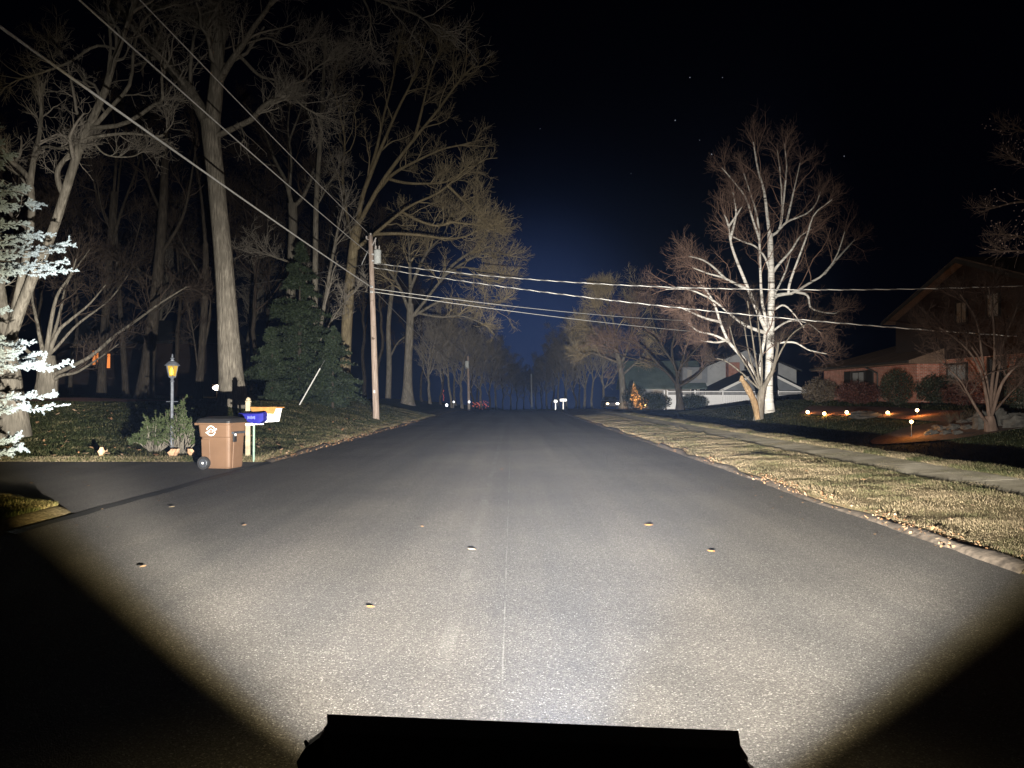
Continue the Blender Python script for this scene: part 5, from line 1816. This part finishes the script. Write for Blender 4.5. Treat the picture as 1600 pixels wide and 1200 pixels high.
# left wing: teal roof with the eave towards the road
dw = 86.0
xw0, xw1 = PX(984, dw), PX(1100, dw)
MB().box(((xw0 + xw1) / 2, dw + 4, 1.1), (xw1 - xw0, 8, 3.0)).build('wall', MATS['siding_grey'], gh)
m = MB(); prism(m, [(dw - .5, 2.35), (dw - .5, 2.5), (dw + 4, 5.7), (dw + 8.5, 2.5), (dw + 8.5, 2.35)], 'x', xw0 - .4, xw1 + .25); m.build('roof', MATS['roof_teal'], gh)
for px, dz_ in ((1079, 0), (1092, 0)):
    xx = PX(px, dw)
    wo = MB()
    wo.box((xx, dw - .06, 1.85), (.10, .10, 1.25)).box((xx + .75, dw - .06, 1.85), (.10, .10, 1.25)).box((xx + .375, dw - .06, 2.52), (.85, .09, .10)).box((xx + .375, dw - .06, 1.18), (.85, .09, .10))
    wn_ = wo.build('window', MATS['trim_white'], gh)
    MB().box((xx + .375, dw - .03, 1.85), (.64, .04, 1.2)).build('pane', MATS['window_dark'], wn_)
dm_ = MB().box((PX(1086, dw - 1.2), dw - .6, 3.9), (2.7, 1.2, 1.7)).build('dormer', MATS['siding_slate'], gh)
for k in (-.6, .5):
    MB().box((PX(1086, dw - 1.2) + k, dw - 1.23, 3.95), (.5, .05, 1.0)).build('window', MATS['blind_grey'], gh)
# gabled stand-in for an orange-lit shape, lit by an added lamp
dpx = 83.0
pxl, pxm, pxr = PX(986, dpx), PX(989, dpx), PX(1004, dpx)
gl = thing('porch_stand_in', 'gabled stand-in for an orange glowing shape in front of the teal roof', 'porch_stand_in', (PX(995, dpx), dpx, -.2))
m = MB(); prism(m, [(PX(984, dpx), 1.15), (PX(1002, dpx), 1.15), (PX(989, dpx), 3.05)], 'y', dpx - .2, dpx + 2.4); m.build('gable', MATS['siding_wood'], gl)
m = MB(); prism(m, [(PX(990, dpx), .35), (PX(1013, dpx), .35), (PX(1013, dpx), 1.5), (PX(990, dpx), 1.12)], 'y', dpx + .1, dpx + 2.2); m.build('wall', MATS['siding_wood'], gl)
m = MB()
prism(m, [(PX(982.5, dpx), 1.0), (PX(982.5, dpx), 1.18), (PX(989, dpx), 3.25), (PX(989, dpx), 3.06)], 'y', dpx - .45, dpx + 2.5)
prism(m, [(PX(1003.5, dpx), 1.0), (PX(1003.5, dpx), 1.18), (PX(989, dpx), 3.25), (PX(989, dpx), 3.06)], 'y', dpx - .45, dpx + 2.5)
m.build('roof', MATS['roof_teal'], gl)
MB().box((PX(1001, dpx), dpx - .3, .5), (.12, .12, 1.4)).build('post', MATS['siding_wood'], gl)
emit('porch_stand_in_bulb', (1.0, .62, .18), 40)
MB().lathe([(.02, 0), (.09, .06), (.09, .16), (.03, .22)], (PX(1009, dpx - .6), dpx - .5, .55), 10).build('lantern', MATS['porch_stand_in_bulb'], gl)  # glowing lantern added to the stand-in
def warm_point(name, loc, power, col=(1.0, .55, .18), r=.05):
    l = bpy.data.lights.new(name, 'POINT'); l.energy = power; l.color = col; l.shadow_soft_size = r
    o = bpy.data.objects.new(name, l); COL.objects.link(o); o.location = tuple(float(v) for v in loc)
    return o
warm_point('porch_stand_in_light', (PX(997, dpx - 1.6), dpx - 1.6, 1.2), 300)  # added lamp that turns the stand-in gable orange

# --- white vinyl fence
df = 76.0
fx0, fx1 = PX(1038, df), PX(1259, df)
vf = thing('vinyl_fence', 'white vinyl privacy fence with a slotted top strip behind the birch', 'fence', ((fx0 + fx1) / 2, df, -.1))
plain('vinyl', (.82, .82, .83), .45, var=.05); plain('vinyl_lattice', (.42, .42, .43), .5, var=.06)
bay = 2.72
xp_ = [fx1 - k * bay for k in range(6) if fx1 - k * bay > fx0 - .5] + [fx0]
xp_ = sorted(set(round(v, 3) for v in xp_))
for k, x in enumerate(xp_):
    z0 = gz(x, df) - .05
    po = MB().box((x, df, z0 + .95), (.13, .13, 1.95), bev=.01).build('post', MATS['vinyl'], vf)
    MB().lathe([(.095, 0), (.095, .03), (.02, .09)], (x, df, z0 + 1.925), 4).build('cap', MATS['vinyl'], po)
for x0_, x1_ in zip(xp_[:-1], xp_[1:]):
    zc = (gz(x0_, df) + gz(x1_, df)) / 2
    w = x1_ - x0_ - .14; xc = (x0_ + x1_) / 2
    if w < .3: continue
    nb = max(2, int(w / .19))
    for q in range(nb):
        MB().box((xc - w / 2 + (q + .5) * w / nb, df, zc + .72), (w / nb - .012, .035, 1.30), bev=.004).build('board', MATS['vinyl'], vf)
    MB().box((xc, df, zc + 1.41), (w, .06, .09)).build('rail', MATS['vinyl'], vf)
    MB().box((xc, df, zc + 1.79), (w, .06, .09)).build('rail', MATS['vinyl'], vf)
    MB().box((xc, df, zc + .05), (w, .06, .10)).build('rail', MATS['vinyl'], vf)
    m = MB()
    for q in range(int(w / .12)): m.box((xc - w / 2 + .06 + q * .12, df, zc + 1.60), (.05, .02, .282))
    m.build('lattice', MATS['vinyl_lattice'], vf)['kind'] = 'stuff'

# --- house in the dark wood on the left
emit('window_glow', (1.0, .30, .07), .85)
ld_ = 74.0
lh = thing('wood_house', 'house hidden in the dark left wood with two orange lit windows', 'house', at(190, ld_))
zb = gz(PX(190, ld_), ld_)
MB().box((PX(210, ld_), ld_ + 4, zb + 2.4), (15, 8, 5.4)).build('wall', MATS['siding_dark'], lh)
m = MB(); prism(m, [(ld_ - .5, zb + 4.9), (ld_ - .5, zb + 5.1), (ld_ + 4, zb + 7.5), (ld_ + 8.5, zb + 5.1), (ld_ + 8.5, zb + 4.9)], 'x', PX(210, ld_) - 8, PX(210, ld_) + 8); m.build('roof', MATS['roof_black'], lh)
for px0, px1, py0, py1 in ((145, 149, 548, 570), (151, 154, 549, 566), (167, 172, 553, 575)):
    a, b = P(px0, py0, ld_ - .05), P(px1, py1, ld_ - .05)
    wo = MB().box(((a[0] + b[0]) / 2, ld_ - .03, (a[2] + b[2]) / 2), (abs(b[0] - a[0]) + .12, .05, abs(a[2] - b[2]) + .12)).build('window', MATS['trim_dark'], lh)
    MB().box(((a[0] + b[0]) / 2, ld_ - .065, (a[2] + b[2]) / 2), (abs(b[0] - a[0]), .03, abs(a[2] - b[2]))).build('pane', MATS['window_glow'], wo)

# ------------------------------------------------------------------ small lights
emit('globe_warm', (1.0, .72, .36), 9.0); emit('globe_white', (1.0, .92, .8), 14.0)
plain('stake_black', (.02, .02, .02), .5)
GL = [(1262, 646, 40.0, 'path light at the right end of the white fence, leftmost of the garden lights', 5),
      (1288, 647, 38.0, 'path light at the left corner of the brick house, second from the left', 9),
      (1323, 645, 36.5, 'path light under the reddish mounded shrub, third from the left', 9),
      (1339, 647, 35.0, 'path light beside the flat grey rock, fourth from the left', 6),
      (1387, 645, 33.5, 'path light below the egg shaped shrub', 5),
      (1433, 641, 31.0, 'path light at the foot of the brick corner, higher of two', 9),
      (1424, 659, 26.0, 'path light low in the planting bed, nearest one left of the garden tree', 12)]
for px, py, d, lab, pw in GL:
    c = P(px, py, d)
    zb = gz(c[0], c[1])
    th = thing('path_light', lab, 'path light', (c[0], c[1], zb), 'garden path lights in front of the brick house')
    top = max(c[2], zb + .12)
    MB().cyl((c[0], c[1], zb - .1), (c[0], c[1], top - .04), .012, .012, 6).build('stake', MATS['stake_black'], th)
    r_ = 5.2 / 2 / F * d
    MB().lathe([(r_ * .3, -r_), (r_ * .85, -r_ * .55), (r_, 0), (r_ * .85, r_ * .55), (r_ * .3, r_)], (c[0], c[1], top), 12).build('globe', MATS['globe_warm'], th, smooth=True)
    MB().lathe([(.0 + r_ * .9, r_ * 1.0), (r_ * 1.3, r_ * 1.02), (.01, r_ * 1.6)], (c[0], c[1], top), 12).build('hood', MATS['stake_black'], th)
    warm_point('path_light_lamp', (c[0] - .05, c[1] - .22, top), pw * 5, (1.0, .42, .10), .04)
# red glow beside the right edge rocks
c = P(1589, 660, 24.5)
th = thing('path_light', 'small reddish spot light by the rocks at the right edge', 'path light', (c[0], c[1], gz(c[0], c[1])), 'garden path lights in front of the brick house')
emit('globe_red', (1.0, .22, .04), 2.5)
MB().cyl((c[0], c[1], gz(c[0], c[1]) - .1), (c[0], c[1], c[2]), .012, .012, 6).build('stake', MATS['stake_black'], th)
MB().cyl((c[0] - .10, c[1] - .05, c[2] + .08), (c[0] + .06, c[1] - .05, c[2] - .04), .022, .03, 8).build('globe', MATS['globe_red'], th)
# bright lamp behind the thick trunk
c = P(339, 606, 58.0)
th = thing('yard_lamp', 'bright yard lamp shining just left of the thick trunk', 'lamp', (c[0], c[1], gz(c[0], c[1])))
MB().cyl((c[0], c[1], gz(c[0], c[1]) - .1), c, .03, .03, 6).build('post', MATS['stake_black'], th)
MB().lathe([(.05, -.20), (.26, -.10), (.32, 0), (.26, .10), (.05, .20)], c, 12).build('globe', MATS['globe_white'], th, smooth=True)
MB().lathe([(.34, .21), (.36, .23), (.02, .34)], c, 12).build('hood', MATS['stake_black'], th)
warm_point('yard_lamp_light', c + np.array((-.3, -.5, 0)), 60, (1.0, .45, .14), .1)

# lights and mailboxes far down the road
emit('far_white', (.95, .97, 1.0), 3.5); emit('far_red', (1.0, .22, .14), .16)
for px, py, d, s, lab in ((698, 633, 100, .19, 'bright white lamp low at the far left roadside, leftmost of the far lights'),
                          (709, 628, 104, .13, 'smaller white lamp up beside the far left pole'),
                          (733, 628, 103.4, .15, 'white lamp on the foot of the second utility pole')):
    c = P(px, py, d); zb = gz(c[0], d)
    th = thing('roadside_lamp', lab, 'lamp', (c[0], d, zb))
    MB().cyl((c[0], d, zb - .1), (c[0], d, c[2]), .06, .05, 6).build('post', MATS['galvanised'], th)
    MB().lathe([(s * .2, -s), (s * .8, -s * .5), (s * .9, s * .3), (s * .3, s)], (c[0], d - .02, c[2]), 10).build('globe', MATS['far_white'], th)
sx_ = []
stl = thing('string_lights', 'tangle of small red string lights on a bush at the far left', 'string lights', at(750, 112))
m = MB()
for k in range(46):
    c = P(rng.uniform(738, 764), rng.normal(632, 2.4), 112 + rng.normal(0, .5)); m.lathe([(.02, -.06), (.07, 0), (.02, .06)], c, 5)
m.build('bulb', MATS['far_red'], stl)['kind'] = 'stuff'
stl2 = thing('string_lights', 'vertical row of dim red string lights on a tree at the far left', 'string lights', at(693, 105))
m = MB()
for k in range(9):
    c = P(693 + rng.normal(0, .6), 610 + k * 1.9, 105); m.lathe([(.02, -.06), (.06, 0), (.02, .06)], c, 5)
m.build('bulb', MATS['far_red'], stl2)['kind'] = 'stuff'
plain('reflective', (.8, .8, .8), .40, 1.0, var=.03)
plain('mailbox_white', (.8, .8, .78), .4, var=.05)
emit('mailbox_glint', (.95, .93, .9), .35)
for px, py, w, h, lab in ((868, 626.5, .42, .36, 'small white mailbox far down the right roadside, left of the pair'), (880, 624.8, .88, .36, 'wide white mailbox far down the right roadside, right of the pair')):
    d = 96.0
    c = P(px, py, d); zb = gz(c[0], d)
    th = thing('mailbox', lab, 'mailbox', (c[0], d, zb), 'far mailboxes on the right')
    MB().box((c[0], d, (zb + c[2]) / 2 - .1), (.12, .12, c[2] - zb)).build('post', MATS['galvanised'], th)
    m = MB(); prism(m, [(c[0] - w / 2, c[2] - h / 2), (c[0] + w / 2, c[2] - h / 2), (c[0] + w / 2, c[2] + h * .25), (c[0] + w * .3, c[2] + h / 2), (c[0] - w * .3, c[2] + h / 2), (c[0] - w / 2, c[2] + h * .25)], 'y', d - .3, d + .3)
    m.build('box', MATS['mailbox_white'], th)
    MB().box((c[0], d - .32, c[2] - h * .08), (w * .9, .02, h * .6), rz=-math.atan2(c[0], d)).build('added_glint_plate', MATS['reflective'], th)  # metallic plate added, turned to throw lamp light back and brighten the box
    MB().box((c[0] - w * .15, d - .335, c[2] - h * .08), (w * .12, .02, h * .25)).build('number', MATS['dark_metal'], th)

# parked car with its lights on
cb = at(957, 90)
car = thing('parked_car', 'dark parked car with one headlight blazing at the right roadside', 'car', cb)
plain('car_paint', (.03, .03, .035), .3, .3); emit('headlight', (1.0, .84, .64), 24)
def ringc(y, w, z0, z1): return [(cb[0] - w, cb[1] + y, cb[2] + z0), (cb[0] + w, cb[1] + y, cb[2] + z0), (cb[0] + w, cb[1] + y, cb[2] + z1 - .1), (cb[0] + w - .12, cb[1] + y, cb[2] + z1), (cb[0] - w + .12, cb[1] + y, cb[2] + z1), (cb[0] - w, cb[1] + y, cb[2] + z1 - .1)]
MB().loft([ringc(0, .78, .35, .72), ringc(.15, .86, .25, .80), ringc(1.3, .88, .25, .95), ringc(4.0, .88, .25, .98), ringc(4.5, .80, .35, .85)]).build('body', MATS['car_paint'], car)
MB().loft([ringc(1.2, .76, .93, .97), ringc(1.9, .70, .93, 1.44), ringc(3.3, .70, .93, 1.44), ringc(4.1, .76, .93, .99)]).build('cabin', MATS['window_dark'], car)
for sx in (-1, 1):
    for yy in (.85, 3.6):
        MB().cyl((cb[0] + sx * .92, cb[1] + yy, cb[2] + .32), (cb[0] + sx * .72, cb[1] + yy, cb[2] + .32), .32, .32, 16).build('wheel', MATS['rubber'], car)
    MB().lathe([(.03, -.10), (.14, -.05), (.16, 0), (.14, .05), (.03, .10)], (cb[0] + sx * .58, cb[1] - .03, cb[2] + .62), 10).build('headlight', MATS['headlight'] if sx > 0 else MATS['globe_warm'], car)
warm_point('headlight_glow', (cb[0] + .58, cb[1] - .4, cb[2] + .62), 12, (1.0, .7, .45), .1)

# ------------------------------------------------------------------ rocks
def rock(label, c, sx, sy, sz, seed, mat='stone_grey', group=None, flat=False):
    n1_, n2_ = 12, 8
    V, Qd = [], []
    r_ = np.random.default_rng(seed)
    for i in range(n2_ + 1):
        ph = -PI / 2 + PI * i / n2_
        for k in range(n1_):
            a = 2 * PI * k / n1_
            e = .55 if flat else .8
            cx, sxx = math.cos(a), math.sin(a)
            V.append([np.sign(cx) * abs(cx) ** e * math.cos(ph) ** .6, np.sign(sxx) * abs(sxx) ** e * math.cos(ph) ** .6, math.sin(ph)])
    V = np.array(V)
    V *= 1 + .12 * r_.normal(size=(len(V), 1))
    V = V * np.array((sx, sy, sz)) + np.array(c)
    for i in range(n2_):
        for k in range(n1_):
            Qd.append((i * n1_ + k, i * n1_ + (k + 1) % n1_, (i + 1) * n1_ + (k + 1) % n1_, (i + 1) * n1_ + k))
    o = obj('rock', V, MATS[mat], None, Q=Qd, loc=c)
    return tag(o, label, 'rock', group)
c = at(1298, 25.0); rock('squared pale stone block lying on the dark right lawn', c + np.array((0, 0, .10)), .33, .22, .13, 3, flat=True)
c = at(1150, 41.0); rock('thin flat stone lying left of the broken tree', c + np.array((0, 0, .05)), .30, .3, .06, 4, flat=True)
c = at(1352, 34.0); rock('broad low grey rock beside the path lights', c + np.array((0, 0, .08)), .70, .5, .20, 5)
GR = 'rough stones edging the planting bed under the garden tree'
ed = [(1456, 672, 25.5, .22), (1470, 668, 25.8, .20), (1478, 676, 25.0, .18), (1490, 671, 25.4, .24), (1503, 664, 26.2, .22), (1512, 674, 25.0, .20), (1522, 662, 26.2, .24), (1533, 672, 25.2, .2), (1462, 664, 26.4, .16), (1496, 680, 24.6, .16)]
for k, (px, py, d, s) in enumerate(ed):
    c = at(px, d)
    rock('rough grey stone edging the planting bed under the garden tree', c + np.array((0, 0, .06 + (680 - py) * .004)), s, s * .8, s * .62, 20 + k, group=GR)
c = at(1535, 24.6); rock('upright pale boulder directly left of the garden tree trunk', c + np.array((0, 0, .22)), .26, .25, .40, 41)
c = at(1563, 24.6); rock('upright pale boulder directly right of the garden tree trunk', c + np.array((0, 0, .22)), .20, .25, .42, 42)
c = at(1592, 24.0); rock('long slanting boulder at the right edge', c + np.array((0, 0, .12)), .50, .3, .30, 43)
# planting bed mound
bv = []
bc = at(1500, 26.0)
for k in range(26):
    a = k / 26 * 2 * PI
    x, y = bc[0] + 2.6 * math.cos(a) * (1 + .1 * math.sin(3 * a)), bc[1] + 2.4 * math.sin(a)
    bv.append((x, y, gz(x, y) + .04))
bv.append((bc[0], bc[1], gz(bc[0], bc[1]) + .18))
tag(obj('planting_bed', np.array(bv), plain('bed_soil', (.06, .035, .022), 1.0, var=.5, scale=10, bump=.8), T=[(k, (k + 1) % 26, 26) for k in range(26)]), kind='structure')

bl = [(1250, 43), (1288, 40), (1330, 37.5), (1380, 34.5), (1430, 31.5), (1490, 29.0)]
bv, bq = [], []
for k, (px, d) in enumerate(bl):
    c = at(px, d)
    for q in (-1.1, -.4, .6, 1.7):
        x, y = c[0] + q * .75, c[1] + q * .9 - (1.0 + .4 * math.sin(k * 2.1)) * (1 if q < 0 else .2)
        bv.append((x, y, gz(x, y) + .035 + (.05 if -1 < q < 1 else 0)))
    if k:
        for q in range(3): bq.append(((k - 1) * 4 + q, (k - 1) * 4 + q + 1, k * 4 + q + 1, k * 4 + q))
tag(obj('house_bed', np.array(bv), MATS['mulch'], Q=bq), kind='structure')
n = 260
y = rnd_y(n, 9, 40); x = np.where(rng.random(n) < .6, edge_right(y) - rng.random(n) ** 2 * 1.2, edge_left(y) + rng.random(n) ** 2 * 1.2)
litter('leaf_litter', x, y, .019, .006, flat=.12)
# curled leaves by the driveway
for px, py, s, lab in ((160, 714, .14, 'large curled tan leaf standing on the lawn beside the driveway'), (281, 703, .20, 'cluster of pale leaves caught at the foot of the lamp post')):
    d = 19.3
    b = at(px, d)
    nL = 1 if s < .18 else 5
    allV, allQ, off = [], [], 0
    for q in range(nL):
        a = rng.uniform(-.6, .6) if nL == 1 else q * 1.25
        U, Vv = np.meshgrid(np.linspace(-1, 1, 6), np.linspace(-1, 1, 5))
        wd = (1 - .55 * np.abs(Vv) ** 2) * (1 + .18 * np.cos(Vv * 7))
        x = U * wd * s * .55; z = (Vv + 1) * s * (.75 if nL == 1 else .45) + .01; yy = -.35 * s * U ** 2 + .2 * s * Vv
        pts = np.stack([b[0] + x * math.cos(a) - yy * math.sin(a) + (rng.normal(0, .12) if nL > 1 else 0), b[1] + x * math.sin(a) + yy * math.cos(a), b[2] + z], -1).reshape(-1, 3)
        idx = np.arange(30).reshape(5, 6)
        allQ.append(np.stack([idx[:-1, :-1], idx[:-1, 1:], idx[1:, 1:], idx[1:, :-1]], -1).reshape(-1, 4) + off); allV.append(pts); off += 30
    V = np.vstack(allV)
    tag(obj('fallen_leaf' if nL == 1 else 'leaf_cluster', V, MATS['leaf_col'], None, Q=np.vstack(allQ), cols=np.repeat(np.array([[.42, .27, .17]]), len(V), 0), loc=b), lab, 'leaf' if nL == 1 else 'leaves')

# ------------------------------------------------------------------ the vehicle that carries the lamp: only its black front shows
plain('hood_black', (.002, .002, .002), .8, var=.2, spec=.03); plain('hook_black', (.008, .008, .008), .5)
emit('lens', (1.0, .97, .92), 30)
vh = thing('utility_vehicle', 'black front of the vehicle carrying the work light, at the bottom edge', 'vehicle', (0.04, 1.3, 0))
roll = R(2.3)
Mr = np.array(Matrix.Rotation(roll, 3, 'Y'))
oc = np.array((.046, 0, .94))
def vx(V): return np.asarray(V, float) @ Mr.T + oc
def hsec(y, w, wt, zt, zs, zb): return vx([(-w, y, zb), (-w, y, zs), (-w + .03, y, zs + .045), (-wt, y, zt), (wt, y, zt), (w - .03, y, zs + .045), (w, y, zs), (w, y, zb)])
MB().loft([hsec(.55, .16, .14, .02, -.10, -.35), hsec(1.2, .325, .30, .015, -.075, -.35), hsec(1.60, .440, .425, .0, -.065, -.34), hsec(1.72, .478, .455, -.012, -.07, -.30), hsec(1.735, .47, .447, -.04, -.09, -.28)]).build('hood', MATS['hood_black'], vh)
for sgn, zo in ((-1, -.022), (1, -.048)):
    m = MB()
    m.add(vx([(sgn * .432, 1.56, zo + .03), (sgn * .462, 1.56, zo + .005), (sgn * .476, 1.56, zo - .02), (sgn * .468, 1.56, zo - .05), (sgn * .432, 1.56, zo - .06),
              (sgn * .432, 1.60, zo + .03), (sgn * .462, 1.60, zo + .005), (sgn * .476, 1.60, zo - .02), (sgn * .468, 1.60, zo - .05), (sgn * .432, 1.60, zo - .06)]),
          [[0, 1, 2, 3, 4], [9, 8, 7, 6, 5]] + [[k, (k + 1) % 5, 5 + (k + 1) % 5, 5 + k] for k in range(5)])
    m.cyl(vx([(sgn * .458, 1.58, zo)])[0], vx([(sgn * .466, 1.58, zo + .014)])[0], .006, .003, 6)
    m.cyl(vx([(sgn * .464, 1.58, zo - .04)])[0], vx([(sgn * .462, 1.58, zo - .22)])[0], .003, .003, 6)
    m.build('strap_hook', MATS['hook_black'], vh)
MB().box((.04, 1.0, .46), (.80, 1.5, .30), bev=.04).build('chassis', MATS['hood_black'], vh)
lb = MB().box((LAMP.x, LAMP.y - .10, LAMP.z), (.50, .10, .10), bev=.015).build('light_bar', MATS['hood_black'], vh)
for k in range(5):
    MB().cyl((LAMP.x - .19 + k * .095, LAMP.y - .048, LAMP.z), (LAMP.x - .19 + k * .095, LAMP.y - .042, LAMP.z), .038, .038, 16).build('lens', MATS['lens'], lb)
MB().box((LAMP.x, LAMP.y - .19, LAMP.z - .02), (.10, .16, .05)).build('light_bracket', MATS['hook_black'], vh)
for sx in (-1, 1):
    for yy in (1.35, -.1):
        MB().cyl((.04 + sx * .36, yy, .30), (.04 + sx * .56, yy, .30), .30, .30, 20).build('wheel', MATS['rubber'], vh)

# ------------------------------------------------------------------ stars
emit('star_light', (.75, .82, 1.0), .5)
sm = MB()
for px, py, r_ in ((1055, 188, 1.3), (1112, 241, 1.35), (1078, 121, 1.0), (1129, 121, .7), (1319, 244, .9), (1093, 219, .7), (986, 271, .7), (844, 201, .7), (1258, 300, .5)):
    c = P(px, py, 900.0); q = r_ * .55 * 900 / F
    sm.lathe([(q * .2, -q), (q * .8, -q * .5), (q, 0), (q * .8, q * .5), (q * .2, q)], c, 8)
tag(sm.build('stars', MATS['star_light']), kind='structure')

# ------------------------------------------------------------------ thin night haze
hz = bpy.data.materials.new('haze'); hz.use_nodes = True
ht = hz.node_tree; ht.nodes.clear()
ho = ht.nodes.new('ShaderNodeOutputMaterial'); hv = ht.nodes.new('ShaderNodeVolumePrincipled')
hv.inputs['Color'].default_value = (.36, .54, 1.0, 1)
hv.inputs['Density'].default_value = HAZE_DENSITY
hv.inputs['Anisotropy'].default_value = 0.0
ht.links.new(hv.outputs[0], ho.inputs['Volume'])
zlo = float(crest(700)) - 1.0 - 6.0
MBh = MB().box((0, 315, (zlo + 42) / 2), (600, 770, 42 - zlo))
tag(MBh.build('haze', hz), kind='stuff')
